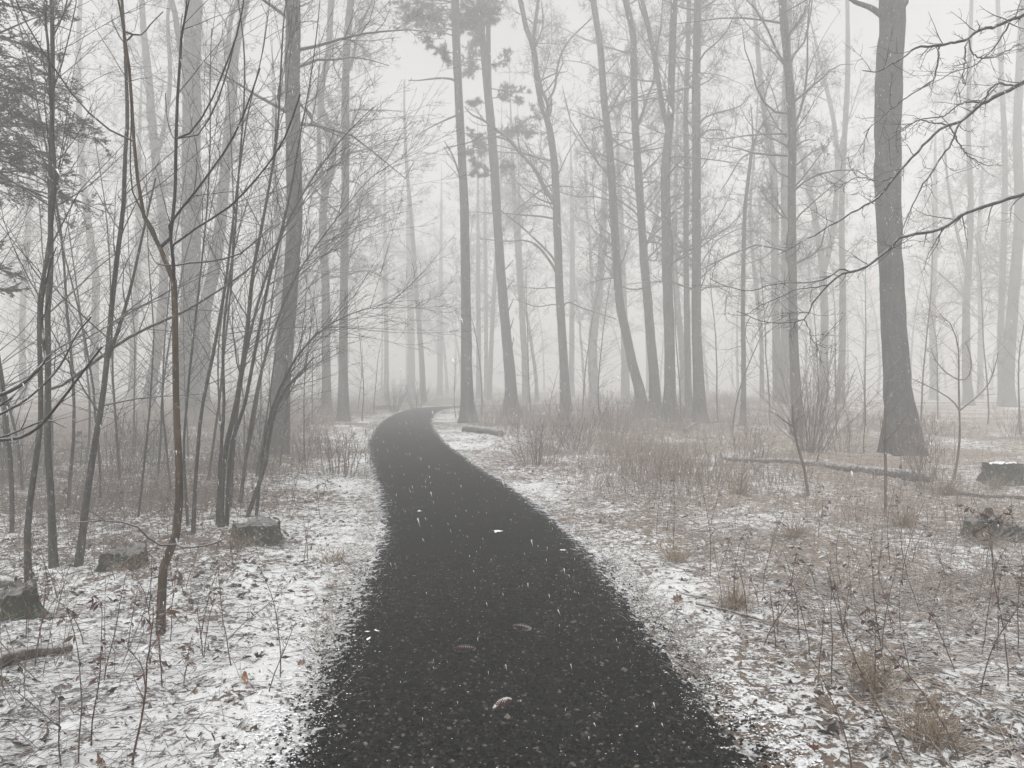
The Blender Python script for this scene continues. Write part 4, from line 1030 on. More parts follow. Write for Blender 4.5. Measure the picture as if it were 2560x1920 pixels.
shrub('large fan-shaped twiggy shrub standing left of the thick right trunk', 2027, 1136, 2.7, 54, .85, 400, r=.008, k2=7, foot=.2)
GS = 'twiggy shrubs right of the path'
for i, (lab, x, y, h, n, sp) in enumerate([
    ('dense mauve shrub nearest the path in the right undergrowth', 1345, 1165, 0.95, 36, .6), ('mauve shrub below the forked centre tree', 1440, 1120, 1.25, 40, .7), ('broad brushy shrub below the leaning tree', 1530, 1100, 1.35, 44, .7),
    ('hazy brush heap at the foot of the double-topped tree', 1690, 1078, 1.35, 44, .8), ('brushy shrub left of the forked tree foot', 1610, 1060, 1.3, 36, .8), ('low shrub in front of the second pine', 1290, 1075, 1.0, 34, .7),
    ('small twiggy shrub at right beside the stump near the bare sapling', 2320, 1215, 1.15, 26, .5), ('low red-brown shrub at the foot of the thick right trunk', 2300, 1150, 1.2, 26, .5), ('thin shrub left of the long log', 1870, 1150, .9, 24, .5),
    ('twiggy shrub right of the bushy fan shrub, before the pale V tree', 2110, 1130, 1.3, 24, .4), ('brush at the far right edge behind the cut stump', 2540, 1100, 1.1, 30, .6)]):
    shrub(lab, x, y, h, n, sp, 410 + i, GS, r=.005, foot=.25)
for i, (lab, x, y, h, n, sp) in enumerate([
    ('reddish upright brush clump at the left verge halfway along', 845, 1190, .8, 70, .25), ('grey brush clump under the left thicket', 640, 1180, 1.1, 34, .6), ('hazy greenish bush at the left of the distant bend', 985, 1030, 2.0, 50, .9), ('pale bush right behind the distant bend', 1040, 1024, 1.8, 46, .9),
    ('brush clump behind the twin saplings at far left', 300, 1180, 1.2, 36, .7), ('brush at the left edge below the evergreen', 40, 1200, 1.3, 36, .7), ('fine brush clump behind the stump in front of the thicket', 760, 1150, .9, 40, .6), ('low brush behind the forked brown sapling', 400, 1160, 1.1, 36, .7)]):
    shrub(lab, x, y, h, n, sp, 430 + i, 'brush left of the path', M_TWIGR if i in (0, 6) else M_TWIG, r=.004 if i in (0, 6) else .006, foot=.45 if i in (0, 6) else .2)

# small hemlock seedlings in the left undergrowth
for i, (lab, x, y, h) in enumerate([('small green evergreen seedling at left behind the slanting sapling', 200, 1165, .7), ('low evergreen seedling at the left edge under the brush', 110, 1185, .8), ('small evergreen bush at the foot of the curved-trunk tree', 668, 1130, .9)]):
    rng = np.random.default_rng(500 + i)
    g_ = ground_px(x, y); b = np.array([g_[0], g_[1], 0]); b[2] = gz(b) - .02
    root = thing('evergreen_seedling', lab, 'seedling', b, 'evergreen seedlings')
    P, R = grow(rng, b[None], np.array([[.05, 0, 1.0]]), h, .012, .003, 8, .04)
    obj('trunk', *tubes(P, R, 6), M_BARKS, root)
    o_, pp = crown(rng, P, R, [dict(k=26, t0=.08, ang=(65, 95), ratio=(.3, .6), rr=.5, N=5, wander=.06, up=-.03, minr=.002), dict(k=8, t0=.15, ang=(35, 60), ratio=(.25, .5), rr=.6, N=3, flat=.8, minr=.0015)])
    obj('branches', *merge(o_), M_TWIG, root)
    obj('crown', *needle_tris(rng, pp[1][0], 16, (.02, .035), (.005, .008)), M_NEEDLE, root, smooth=False)

# ------------------------------------------------------------------ stumps, logs
def stump(label, x, y, wpx, hpx, seed, mat=None, jag=.12, spike=None, snow=False, name='tree_stump', tilt=0.0):
    rng = np.random.default_rng(seed)
    d = EYE * F / (y - HY)
    b = np.array([(x - CX) / F * d, d, 0]); b[2] = gz(b) - .03
    r = wpx / 2 / F * d; h = hpx / F * d + .03
    root = thing(name, label, 'stump', b)
    S, Nn = 72, 22
    a = np.arange(S) / S * 2 * math.pi
    lob = 1 + .10 * np.sin(a * 3 + seed) + .06 * np.sin(a * 7 + seed * 2) + .10 * (vn(np.arange(S) * .5, np.arange(S) * 0 + seed, 31) - .5)
    topz = h * (1 + jag * ((vn(np.arange(S) * .22, np.arange(S) * 0, seed) - .5) * 2 + (vn(np.arange(S) * .9, np.arange(S) * 0, seed + 3) - .5)) + tilt * np.cos(a))
    if spike is not None:
        topz = topz + h * spike[1] * np.exp(-((np.angle(np.exp(1j * (a - spike[0])))) / .35) ** 2)
    V = []
    for i in range(Nn):
        t = i / (Nn - 1)
        fl = 1 + .30 * (1 - t) ** 3
        lump = 1 + .07 * (vn(np.arange(S) * .7, np.full(S, t * 3.0), seed + 5) - .5) * 2 + .09 * (vn(np.arange(S) * .45 + 9, np.full(S, t * 1.2), seed + 6) - .5) * 2 + .05 * (vn(np.arange(S) * 1.0, np.full(S, t * 9.0), seed + 7) - .5)
        rr = r * lob * lump * (fl + .20 * np.sin(a * 5 + seed) * (1 - t) ** 2.5)
        V.append(np.stack([b[0] + np.cos(a) * rr, b[1] + np.sin(a) * rr, b[2] + topz * t], 1))
    V = np.concatenate(V)
    i_ = np.arange(Nn - 1)[:, None] * S; k = np.arange(S)[None]; k1 = (k + 1) % S
    Q = np.stack([i_ + k, i_ + k1, i_ + S + k1, i_ + S + k], -1).reshape(-1, 4)
    obj('bark', V, Q, mat or M_STUMP, root)
    # sawn top, a little below the rim, dusted with snow
    rim = V[-S:]
    rings = [rim]
    for t in (.85, .55, .25, .04):
        ring = b + (rim - b) * np.array([t, t, 1]); ring[:, 2] = b[2] + np.where(True, (h * .985 + (topz - h) * t * .8 + tilt * 0), 0) - .012 + rng.normal(0, .006, S)
        rings.append(ring)
    V2 = np.concatenate(rings)
    i_ = np.arange(len(rings) - 1)[:, None] * S
    Q2 = np.stack([i_ + k, i_ + k1, i_ + S + k1, i_ + S + k], -1).reshape(-1, 4)
    obj('cut_face', V2, Q2, M_SNOWWOOD if snow else M_DARKWOOD, root)
    return root


M_SNOWWOOD = bark('snowy_cut_wood', (0.07, 0.06, 0.045), (0.20, 0.17, 0.14), 10, .5, 0.9, .3, zs=1)
M_DARKWOOD = bark('dark_cut_wood', (0.020, 0.017, 0.013), (0.07, 0.06, 0.047), 10, .8, 0.22, .2, zs=1, low=.6, high=1.3)
stump('low dark stump at left in front of the slanting saplings', 315, 1428, 100, 46, 3, M_STUMP, .16, spike=(1.2, .2))
stump('dark wide stump left of the path at the thicket edge', 640, 1362, 108, 48, 8, M_STUMP, .12, tilt=.05)
stump('mossy green stump cut off by the left edge of the picture', 15, 1560, 130, 70, 12, M_MOSS, .15)
stump('tall cut stump with a snowy sawn top near the right edge', 2502, 1198, 80, 52, 15, M_STUMP, .06, snow=True)
stump('broken dark stump with a raised splinter, lower right edge', 2455, 1345, 78, 52, 21, M_STUMP, .2, spike=(.6, .55))
stump('crumbled low stump behind dry grass at the right edge', 2545, 1350, 84, 36, 25, M_STUMP, .25)


def log(label, p0, p1, r0, r1, seed, mat, name='fallen_log', sink=.35, bend=.05, cat='log', stubs=3):
    rng = np.random.default_rng(seed)
    a, b_ = ground_px(*p0), ground_px(*p1)
    n = 28
    t = np.linspace(0, 1, n)
    P = np.stack([a[0] + (b_[0] - a[0]) * t, a[1] + (b_[1] - a[1]) * t, 0 * t], 1)
    L = np.linalg.norm(b_ - a)
    pr = nrm(np.array([-(b_ - a)[1], (b_ - a)[0]]))
    P[:, :2] += pr[None] * (bend * L * np.sin(t * math.pi))[:, None]
    R = r0 + (r1 - r0) * t
    gz_ = gh(P[:, 0], P[:, 1]); gz_ = np.convolve(np.pad(gz_, 4, 'edge'), np.ones(9) / 9, 'valid')
    P[:, 2] = gz_ + R * (1 - sink)
    root = thing(name, label, cat, (P[0, 0], P[0, 1], gz_[0]))
    V, Q = tubes(P[None], R[None], 20)
    cen = np.repeat(P, 20, 0); ang = np.tile(np.arange(20), n); ts = np.repeat(t * L, 20)
    V = cen + (V - cen) * (1 + .14 * (vn(ang * .9, ts * 3, seed) - .5) + .10 * (vn(ang * 2.0, ts * 8, seed + 1) - .5))[:, None]
    obj('bark', V, Q, mat, root)
    for e, ring in ((0, V[:20]), (1, V[-20:])):
        c = ring.mean(0)
        V2 = np.vstack([ring, c + (ring - c) * .5, c + (ring - c) * .02]); k = np.arange(20); k1 = (k + 1) % 20
        Q2 = np.concatenate([np.stack([i * 20 + k, i * 20 + k1, (i + 1) * 20 + k1, (i + 1) * 20 + k], 1) for i in (0, 1)])
        obj('cut_end', V2, Q2, M_SNOWWOOD, root)
    if stubs:
        pos, d, ln, rr = spawn(rng, P[None], R[None], stubs, .1, .9, (50, 90), (.03, .08), .22, bias=(0, 0, 1.2))
        sP, sR = grow(rng, pos, d, ln + R.mean() * 1.3, rr, rr * .6, 5, .1)
        for i in range(stubs): obj('branch_stub', *tubes(sP[i:i + 1], sR[i:i + 1], 7), mat, root)
    return root


log('long snow-dusted log lying across the right clearing', (1810, 1146), (2335, 1198), .05, .14, 1, M_LOG, bend=-.02, sink=.85)
log('short light log lying beside the bend on the right verge', (1162, 1081), (1252, 1090), .13, .11, 2, M_LOG, stubs=1)
log('old grey log far back at the foot of the leaning tree', (1545, 1010), (1640, 1014), .16, .16, 3, M_LOG, stubs=2)
log('dark fallen branch slanting up by the brush heap', (1712, 1082), (1822, 1046), .07, .03, 4, M_LOG, 'fallen_branch', 0, .04, 'branch', 2)
log('half-buried rotten branch at the lower left edge', (-40, 1705), (176, 1625), .05, .025, 5, M_LOGR, 'fallen_branch', .3, .03, 'branch', 1)
log('snowy thin log at the left edge beyond the mossy stump', (-60, 1448), (45, 1462), .045, .035, 6, M_LOG, 'fallen_branch', .2, .02, 'branch', 0)
log('short log end by the left verge at the far bend', (935, 1024), (985, 1021), .16, .16, 7, M_LOG, stubs=0)
log('grey pole lying in the straw at the right edge', (2380, 1222), (2600, 1236), .035, .03, 8, M_LOG, 'fallen_branch', .1, .02, 'branch', 1)
log('pale curved stick on the snow at the path edge, lower right', (1795, 1822), (1970, 1785), .007, .004, 9, M_LOG, 'stick', 0, .08, 'stick', 1)
log('short reddish stick at the bottom right corner of the path', (1850, 1893), (1925, 1893), .012, .010, 10, M_LOGR, 'stick', 0, .0, 'stick', 0)
log('long thin dead stalk lying from the path edge to the right', (1740, 1522), (2085, 1597), .008, .004, 11, M_LOGR, 'stick', -1.2, .02, 'stick', 3)
log('short pale stick lying across the path edge at right', (1674, 1746), (1712, 1728), .008, .004, 12, M_LOG, 'stick', 0, .05, 'stick', 1)
log('thin pale twig lying on the path near the snowy cone', (1318, 1765), (1374, 1750), .003, .002, 13, M_LOG, 'twig', 0, .05, 'twig', 0)
log('thin tan twig on the path left of the near cone', (1090, 1768), (1128, 1772), .004, .003, 14, M_LOGR, 'twig', 0, .05, 'twig', 1)
log('long faint grass stem lying at the bottom of the path', (855, 1900), (940, 1884), .003, .002, 15, M_LOG, 'twig', 0, .05, 'twig', 0)


# ------------------------------------------------------------------ cones and fallen leaves
def path_z(x, y):
    return 0.008 + 0.022 * (1 - min(1.0, float(pathdist([x], [y])[0]) / (HALF + .2)) ** 2) + .002


def cone(label, x, y, rot, seed, snow):
    rng = np.random.default_rng(seed)
    g_ = ground_px(x, y)
    b = np.array([g_[0], g_[1], path_z(*g_)])
    root = thing('pine_cone', label, 'pine cone', b, 'pine cones on the path')
    L = .125
    ax = np.array([math.cos(rot), math.sin(rot), .04]); sd = np.array([-math.sin(rot), math.cos(rot), 0]); up = np.array([0, 0, 1.0])
    t = np.linspace(0, 1, 10)
    R = .017 * np.sin(np.clip(t * .93 + .07, 0, 1) * math.pi) ** .6 + .001
    bow = .004 * np.sin(t * math.pi)
    P = b + (t - .5)[:, None] * L * ax + sd * bow[:, None] + up * .016
    obj('core', *tubes(P[None], R[None] * .75, 10), M_CONE, root)
    Vs = []
    for i in range(120):
        ti = (i + .5) / 120; th = i * 2.4
        c = b + (ti - .5) * L * ax + sd * .004 * math.sin(ti * math.pi) + up * .016
        r_ = float(np.interp(ti, t, R))
        n = math.cos(th) * sd + math.sin(th) * up; tg = -math.sin(th) * sd + math.cos(th) * up
        o = c + n * r_ * .6
        w = .0065 * (.5 + r_ / .017 * .6)
        tip = o + n * r_ * .62 + ax * .010
        Vs.append([o - tg * w * .5, o + tg * w * .5, tip + tg * w * .8 - ax * .002, tip + n * .002 + ax * .003, tip - tg * w * .8 - ax * .002])
    Vs = np.array(Vs).reshape(-1, 3)
    i = np.arange(120)[:, None] * 5
    T = np.concatenate([i + np.array([[0, 1, 2]]), i + np.array([[0, 2, 4]]), i + np.array([[4, 2, 3]])])
    obj('scales', Vs, T, M_CONES if snow else M_CONE, root, smooth=False)['kind'] = 'stuff'


M_CONES = bark('snowy_cone_scales', (0.026, 0.014, 0.011), (0.065, 0.036, 0.028), 40, 0.3, 0.9, 0.4, zs=1, low=.5, high=1.0)
cone('reddish brown cone lying level on the path, left of the others', 1160, 1642, -.12, 1, False)
cone('snow-covered cone lying on the path, farthest of the three', 1304, 1587, -.5, 2, True)
cone('snow-covered cone lying on the path nearest the camera', 1254, 1786, .85, 3, True)


def leaf_shape(kind, rng):
    if kind == 'maple':
        a = np.radians([-90, -60, -40, -15, 8, 28, 52, 72, 90, 108, 128, 152, 172, 195, 220, 240])
        r = np.array([.35, .45, .62, .45, .95, .55, .85, .55, 1.1, .55, .85, .55, .95, .45, .62, .45])
    elif kind == 'oak':
        a = np.radians(np.linspace(-90, 270, 18, endpoint=False))
        r = np.array([.9, .5, .35, .5, .38, .52, .40, .62, .55, 1.1, .55, .62, .40, .52, .38, .5, .35, .5])
    else:
        a = np.radians(np.linspace(-90, 270, 12, endpoint=False))
        r = 1 / np.sqrt((np.cos(a) / .45) ** 2 + np.sin(a) ** 2)
    r = r * rng.uniform(.85, 1.15, len(a))
    return np.stack([np.cos(a) * r, np.sin(a) * r], 1)


def hero_leaf(label, x, y, size, kind, seed, col, mat, curl=.35, tilt=.3, on_path=False, name='fallen_leaf'):
    rng = np.random.default_rng(seed)
    g_ = ground_px(x, y)
    b = np.array([g_[0], g_[1], path_z(*g_) if on_path else gz(g_) + .012])
    s = leaf_shape(kind, rng)
    ring = np.concatenate([s * .5, s]); n = len(s)
    z = curl * (ring[:, 0] ** 2) * rng.choice([1, 1, -.6]) + curl * .6 * np.maximum(ring[:, 1], -.2) ** 2 + rng.normal(0, .05, len(ring))
    P = np.column_stack([ring, z]); P = np.vstack([[[0, 0, 0]], P]) * size / 2
    ry = rng.uniform(0, 6.28); ca, sa = math.cos(ry), math.sin(ry)
    P = P @ np.array([[1, 0, 0], [0, math.cos(tilt), math.sin(tilt)], [0, -math.sin(tilt), math.cos(tilt)]])
    P = P @ np.array([[ca, sa, 0], [-sa, ca, 0], [0, 0, 1]])
    P[:, 2] -= P[:, 2].min() * .6
    k = np.arange(n); k1 = (k + 1) % n
    T = np.concatenate([np.stack([0 * k, 1 + k, 1 + k1], 1), np.stack([1 + k, 1 + n + k, 1 + n + k1], 1), np.stack([1 + k, 1 + n + k1, 1 + k1], 1)])
    root = thing(name, label, 'leaf', b, 'fallen leaves')
    c_ = np.array(col)[None] * rng.uniform(.8, 1.2, (len(P), 1))
    obj('blade', P + b, T, mat, root, col=c_, smooth=False)
    st, sr = grow(rng, (P[1 + 0] * 1.0 + b)[None], nrm(P[1] - P[0])[None] + np.array([[0, 0, .1]]), size * .5, .0012, .0008, 4, .1)
    obj('stalk', *tubes(st, sr, 4), M_TWIGR, root)


OR, BR, DK = (0.30, 0.14, 0.055), (0.13, 0.075, 0.05), (0.06, 0.035, 0.028)
hero_leaf('snow-covered maple leaf lying on the middle of the path', 1243, 1336, .14, 'maple', 1, (.3, .25, .2), M_SLEAF, .15, .0, True)
hero_leaf('small snowy leaf on the path, left of the white maple leaf', 1049, 1284, .09, 'maple', 2, (.3, .25, .2), M_SLEAF, .2, .0, True)
hero_leaf('small snow-covered leaf at the right side of the path', 1405, 1382, .08, 'oval', 3, (.3, .25, .2), M_SLEAF, .15, .0, True)
for i, (x, y) in enumerate([(918, 1588), (942, 1586), (921, 1606), (945, 1640)]):
    hero_leaf('little snow-dusted leaf at the left path edge, ' + ('left of the upper pair', 'right of the upper pair', 'just below the upper pair', 'lowest of the four')[i], x, y, .045, 'oval', 10 + i, (.25, .2, .16), M_SLEAF, .2, .1, True)
for i, (lab, x, y, s, k, c, tl) in enumerate([
    ('orange leaf standing upright in the snow, lower left', 613, 1722, .075, 'oval', OR, 1.1), ('dark brown leaf in the snow left of the orange one', 540, 1654, .08, 'oak', DK, .5), ('brown curled leaf near the path edge at left', 753, 1668, .07, 'maple', BR, .6),
    ('dark curled leaf at the bottom left of the snow', 476, 1860, .085, 'oak', DK, .7), ('brown leaf at the very bottom, left foreground', 255, 1915, .09, 'oak', BR, .8), ('dark leaf in the lower left corner', 42, 1877, .08, 'oval', DK, .5),
    ('dark tipped-up leaf left of the path, near the weeds', 646, 1648, .08, 'maple', DK, .9), ('brown leaf clump leaf left of the forked sapling foot', 120, 1560, .09, 'oak', BR, .5), ('dark leaf beside the path at the left snow bank', 862, 1416, .13, 'oak', DK, .6),
    ('brown leaf lying flat on the left verge halfway up', 825, 1470, .15, 'oak', BR, .3), ('red-brown leaf in the snow right of the path', 2060, 1650, .09, 'oak', (.16, .06, .035), .7), ('rusty leaf at the bottom right in the snow', 2035, 1880, .075, 'maple', (.2, .085, .05), .8),
    ('brown maple leaf at the right path edge', 1694, 1514, .11, 'maple', BR, .8), ('rusty small leaf by the right path edge', 1888, 1760, .05, 'oval', (.2, .09, .05), .6), ('curled brown leaf under the dead stalk at right', 1850, 1670, .06, 'oak', BR, .9),
    ('brown leaf among the dry weeds at right', 2430, 1592, .1, 'oak', BR, .8), ('dark leaf on the snow bank right of the near path', 2045, 1760, .07, 'oval', DK, .6), ('small tan leaf on the left snow, near the stump', 780, 1530, .07, 'oval', (.25, .17, .11), .4)]):
    hero_leaf(lab, x, y, s, k, 30 + i, c, M_HLEAF, .4, tl)

ORD = ['first', 'second', 'third', 'fourth', 'fifth', 'sixth', 'seventh', 'eighth', 'ninth', 'tenth', 'eleventh', 'twelfth', 'thirteenth', 'fourteenth', 'fifteenth', 'sixteenth']


def place_labels(items, text):
    """items: (object, key, x). gives each thing a label by its look, row and place from the left"""
    by = {}
    for o, key, x in items: by.setdefault(key, []).append((x, o))
    for key, l in by.items():
        l.sort(key=lambda e: e[0])
        for i, (x, o) in enumerate(l):
            o['label'] = text(key, ORD[i])


place_labels(und, lambda k, o_: f'thin twiggy understory tree, {o_} from left among those {k} of the path')
place_labels(sap_items, lambda k, o_: f'slim bare sapling, {o_} from left in the {k} row of the left thicket')

# ------------------------------------------------------------------ dry weeds
def weed(label, x, y, h, seed, group=None, leafy=6, lean=None, mat=None, name='dry_weed', d=None, col=(.10, .065, .05), r=.0035):
    rng = np.random.default_rng(seed)
    g_ = ground_px(x, y)
    b = np.array([g_[0], g_[1], 0]); b[2] = gz(b) - .01
    root = thing(name, label, 'weed', b, group)
    ln = lean if lean is not None else rng.normal(0, .12)
    P, R = grow(rng, b[None], np.array([[ln, rng.normal(0, .12), 1.0]]), h, r, r * .35, 12, .05, .01)
    c_ = np.array(col) * rng.uniform(.75, 1.25)
    V, Q = tubes(P, R, 6)
    obj('stem', V, Q, M_STALK, root, col=np.tile(c_, (len(V), 1)))
    o_, pp = crown(rng, P, R, [dict(k=6, t0=.25, t1=1, ang=(25, 55), ratio=(.12, .35), rr=.6, N=6, wander=.08, up=.02, minr=.0014)])
    V, Q = merge(o_)
    obj('side_shoots', V, Q, M_STALK, root, col=np.tile(c_, (len(V), 1)))['kind'] = 'stuff'
    if leafy:
        n = leafy * 4
        bp = np.concatenate([P.reshape(-1, 3)[4:], pp[0][0][:, 2:].reshape(-1, 3)])
        pos = bp[rng.integers(0, len(bp), n)]
        d_ = nrm(np.column_stack([rng.normal(0, 1, n), rng.normal(0, 1, n), rng.uniform(-1.2, .1, n)]))
        L = rng.uniform(.02, .055, n)[:, None]
        sd = nrm(np.cross(d_, rng.normal(0, 1, (n, 3)))); w = L * rng.uniform(.12, .24, (n, 1))
        nn = np.cross(d_, sd)
        V = np.stack([pos, pos + d_ * L * .45 + sd * w + nn * w * .7, pos + d_ * L + nn * L * .25, pos + d_ * L * .45 - sd * w + nn * w * .7], 1).reshape(-1, 3)
        i4 = np.arange(n)[:, None] * 4
        T = np.concatenate([i4 + np.array([[0, 1, 2]]), i4 + np.array([[0, 2, 3]])])
        cc = np.repeat(c_[None] * rng.uniform(.8, 1.6, (n, 1)), 4, 0)
        obj('leaves', V, T, M_STALK, root, col=cc, smooth=False)['kind'] = 'stuff'
    return root


for i, (lab, x, y, h, ln, lf) in enumerate([
    ('tall red-brown cane rising from the bottom edge at left', 330, 1905, .82, .28, 4), ('dead weed with hanging leaves, bottom left, left of the red-brown cane', 228, 1870, .62, .02, 12), ('leafy dead stalk at bottom left, second from the edge', 196, 1905, .70, .02, 10),
    ('short dead twig at bottom left, nearest the left edge', 152, 1915, .36, .03, 2), ('weed with dark curled seed leaves in the left foreground', 405, 1735, .35, .1, 12), ('fine upright stalk on the left snow near the path', 700, 1700, .62, .12, 0),
    ('thin stalk left of the path, leaning right beside the fine upright one', 672, 1738, .38, .1, 1), ('tangled weed at the foot of the forked brown sapling', 425, 1600, .5, .12, 14), ('arched dry weed bending to the right on the left snow', 560, 1600, .6, .9, 8),
    ('low weed in front of the low dark stump', 370, 1540, .45, .05, 6), ('leafy dead weed right of the forked brown sapling', 500, 1590, .5, .06, 10), ('thin weed by the left verge below the stump', 760, 1420, .45, .02, 2),
    ('straight dark stalk standing right of the path, nearest the verge', 1776, 1452, .88, .02, 1), ('thin upright stalk right of the path beside a tan tuft', 1806, 1532, .46, -.03, 1), ('tall leaning stalk in the right foreground', 2212, 1690, .78, -.14, 2), ('leafy dead weed at the far right foreground', 2450, 1760, .85, -.06, 14),
    ('tall leafy weed at the lower right edge', 2520, 1740, 1.0, .06, 16), ('drooping dead weed at the bottom right', 2400, 1900, .9, -.35, 14), ('long dead stalk leaning left at the bottom right', 2270, 1915, .9, -.45, 6), ('thin dead stem standing at the bottom right of the snow', 2130, 1915, .5, -.05, 4),
    ('dead weed with seed heads at the right edge above the bottom corner', 2545, 1640, .75, .03, 14), ('leafy tangled weed mid right, below the dead stalk', 2180, 1770, .42, .1, 14)]):
    weed(lab, x, y, h, 600 + i, 'dry weeds in the foreground', lf, ln, col=(.085, .045, .035) if 'red' in lab else (.095, .068, .055), r=.005 if i == 0 else .0035)
rng = np.random.default_rng(650)
for side, n_, (xa, xb), (ya, yb), (ha, hb_), grp in (('right', 46, (1500, 2540), (1300, 1800), (.3, .75), 'dry weeds of the right clearing'), ('left', 40, (60, 900), (1250, 1800), (.25, .65), 'dry weeds of the left verge')):
    items = []
    while len(items) < n_:
        x, y = rng.uniform(xa, xb), rng.uniform(ya, yb)
        g_ = ground_px(x, y)
        if pathdist([g_[0]], [g_[1]])[0] < 1.5: continue
        h = rng.uniform(ha, hb_); lf = int(rng.integers(0, 8))
        o = weed('thin dry weed stalk poking through the snow beside the path', x, y, h, 660 + len(items) + (100 if side == 'left' else 0), grp, lf)
        items.append((o, ('tall' if h > .5 else 'short', 'leafy' if lf > 3 else 'bare', 'front' if y > 1620 else ('middle' if y > 1450 else 'back')), x))
    place_labels(items, lambda k, o_: f'{k[0]} {k[1]} dry weed, {o_} such from left, {k[2]} row {side} of path')


# tan grass tufts
def tuft(label, x, y, h, n, seed, col=(.30, .22, .14)):
    rng = np.random.default_rng(seed)
    g_ = ground_px(x, y); b = np.array([g_[0], g_[1], 0]); b[2] = gz(b) - .01
    root = thing('grass_tuft', label, 'grass tuft', b, 'tan grass tufts')
    a = rng.uniform(0, 6.28, n)
    s = rng.uniform(.1, 1.2, n)
    P, R = grow(rng, b + np.column_stack([rng.normal(0, .05, n), rng.normal(0, .05, n), np.zeros(n)]), np.column_stack([np.cos(a) * s, np.sin(a) * s, np.ones(n)]), h * rng.uniform(.5, 1.1, n), .0022, .0008, 6, .08, -.12)
    V, Q = tubes(P, R, 3)
    c_ = np.repeat(np.array(col)[None] * rng.uniform(.5, 1.25, (n, 1)), 18, 0)
    obj('blades', V, Q, M_GRASS, root, col=c_)['kind'] = 'stuff'


for i, (lab, x, y, h, n) in enumerate([
    ('tan grass tuft right of the path, at the foot of thin stalks', 1840, 1530, .30, 150), ('pale grass tuft at the right verge where the path narrows', 1690, 1402, .25, 110), ('wide dry grass tuft in the right foreground', 2190, 1735, .30, 170), ('brown grass tussock low at the right', 2330, 1860, .28, 170),
    ('straw tussock by the small stump at the right edge', 2500, 1330, .45, 190), ('grey-brown grass tuft in the middle of the right clearing', 1850, 1250, .35, 130), ('flattened grass mound right of centre clearing', 1990, 1350, .32, 170), ('grass mound under the pole sapling before the thick trunk', 2260, 1315, .35, 170),
    ('pale tuft on the left verge beside the leaf', 830, 1408, .22, 80), ('straw tuft at the foot of the bare sapling', 2370, 1225, .5, 190), ('dry grass leaning on the wide stump by the thicket', 600, 1375, .25, 90), ('dry grass in front of the low dark stump', 330, 1440, .22, 90),
    ('straw in front of the tall cut stump near the right edge', 2490, 1212, .35, 120), ('straw clump hiding the foot of the broken stump', 2470, 1362, .3, 130)]):
    tuft(lab, x, y, h, n, 800 + i)


# ------------------------------------------------------------------ uncountable cover: litter, straw, stalks, chips, flakes
def scatter(rng, n, x0, x1, y0, y1, fn, nearpow=1.0):
    out = []
    tot = 0
    while tot < n:
        m = n * 2
        y = y0 * (y1 / y0) ** (rng.uniform(0, 1, m) ** nearpow)          # denser close by, as leaf sizes demand
        x = rng.uniform(x0, x1, m) * np.clip(y / 6.0, .55, 3)
        ok = rng.uniform(0, 1, m) < fn(x, y)
        out.append(np.column_stack([x[ok], y[ok]])); tot += ok.sum()
    return np.concatenate(out)[:n]


rng = np.random.default_rng(900)
# leaf litter
xy = scatter(rng, 32000, -5.5, 5.5, 2.4, 22, lambda x, y: np.clip((pathdist(x, y) - .95) / .8, 0, 1) * (.05 + .95 * vn(x * 2.6, y * 2.6, 41) ** 2) * np.where(x > 0, .7, 1))
n = len(xy)
L = np.clip(rng.gamma(2.6, .0072, n), .005, .05); a = rng.uniform(0, 6.28, n); tl = rng.normal(0, .45, n); rl = rng.normal(0, .5, n)
ux = np.stack([np.cos(a) * np.cos(tl), np.sin(a) * np.cos(tl), np.sin(tl)], 1)
sd = nrm(np.cross(ux, np.stack([np.zeros(n), np.sin(rl), np.cos(rl)], 1)))
nn = np.cross(sd, ux)
z = gh(xy[:, 0], xy[:, 1]) + rng.uniform(-.010, .006, n)
c0 = np.column_stack([xy, z])
w = L * rng.uniform(.28, .5, n); cu = L * rng.uniform(-.1, .35, n)
E = lambda v: v[:, None]
V = np.stack([c0 - ux * E(L), c0 - ux * E(L * .25) + sd * E(w) + nn * E(cu), c0 + ux * E(L * .45) + sd * E(w * .8) + nn * E(cu), c0 + ux * E(L) + nn * E(cu * .6),
              c0 + ux * E(L * .45) - sd * E(w * .8) + nn * E(cu), c0 - ux * E(L * .25) - sd * E(w) + nn * E(cu), c0], 1).reshape(-1, 3)
i7 = np.arange(n)[:, None] * 7
T = np.concatenate([i7 + np.array([[0, k, k + 1]]) for k in range(1, 5)])
pal = np.array([(.055, .036, .028), (.030, .022, .019), (.085, .055, .040), (.060, .050, .044), (.11, .078, .056)])
cc = np.repeat(pal[rng.integers(0, 5, n)] * rng.uniform(.7, 1.2, (n, 1)), 7, 0)
tag(obj('leaf_litter', V, T, M_LEAF, col=cc, smooth=False), 'brown dead leaves half covered by thin snow on the forest floor', 'leaf litter', kind='stuff')


# flattened straw, mostly right of the path
def blades(name, label, n, x0, x1, y0, y1, fn, ln, r, lay, pal, mat, cat, N=5, sides=3, up=.0, seed=0, nearpow=1.0, grav=-.1):
    rng = np.random.default_rng(seed)
    xy = scatter(rng, n, x0, x1, y0, y1, fn, nearpow)
    z = gh(xy[:, 0], xy[:, 1])
    a = rng.uniform(0, 6.28, n); s = rng.uniform(*lay, n)
    P, R = grow(rng, np.column_stack([xy, z - .004]), np.column_stack([np.cos(a), np.sin(a) * .8, s]), rng.uniform(*ln, n), r, r * .45, N, .12, grav)
    P[:, :, 2] = np.maximum(P[:, :, 2], z[:, None] + .004)
    V, Q = tubes(P, R, sides)
    c = np.repeat(np.array(pal)[rng.integers(0, len(pal), n)] * rng.uniform(.65, 1.2, (n, 1)), N * sides, 0)
    tag(obj(name, V, Q, mat, col=c), label, cat, kind='stuff')
    return P, R


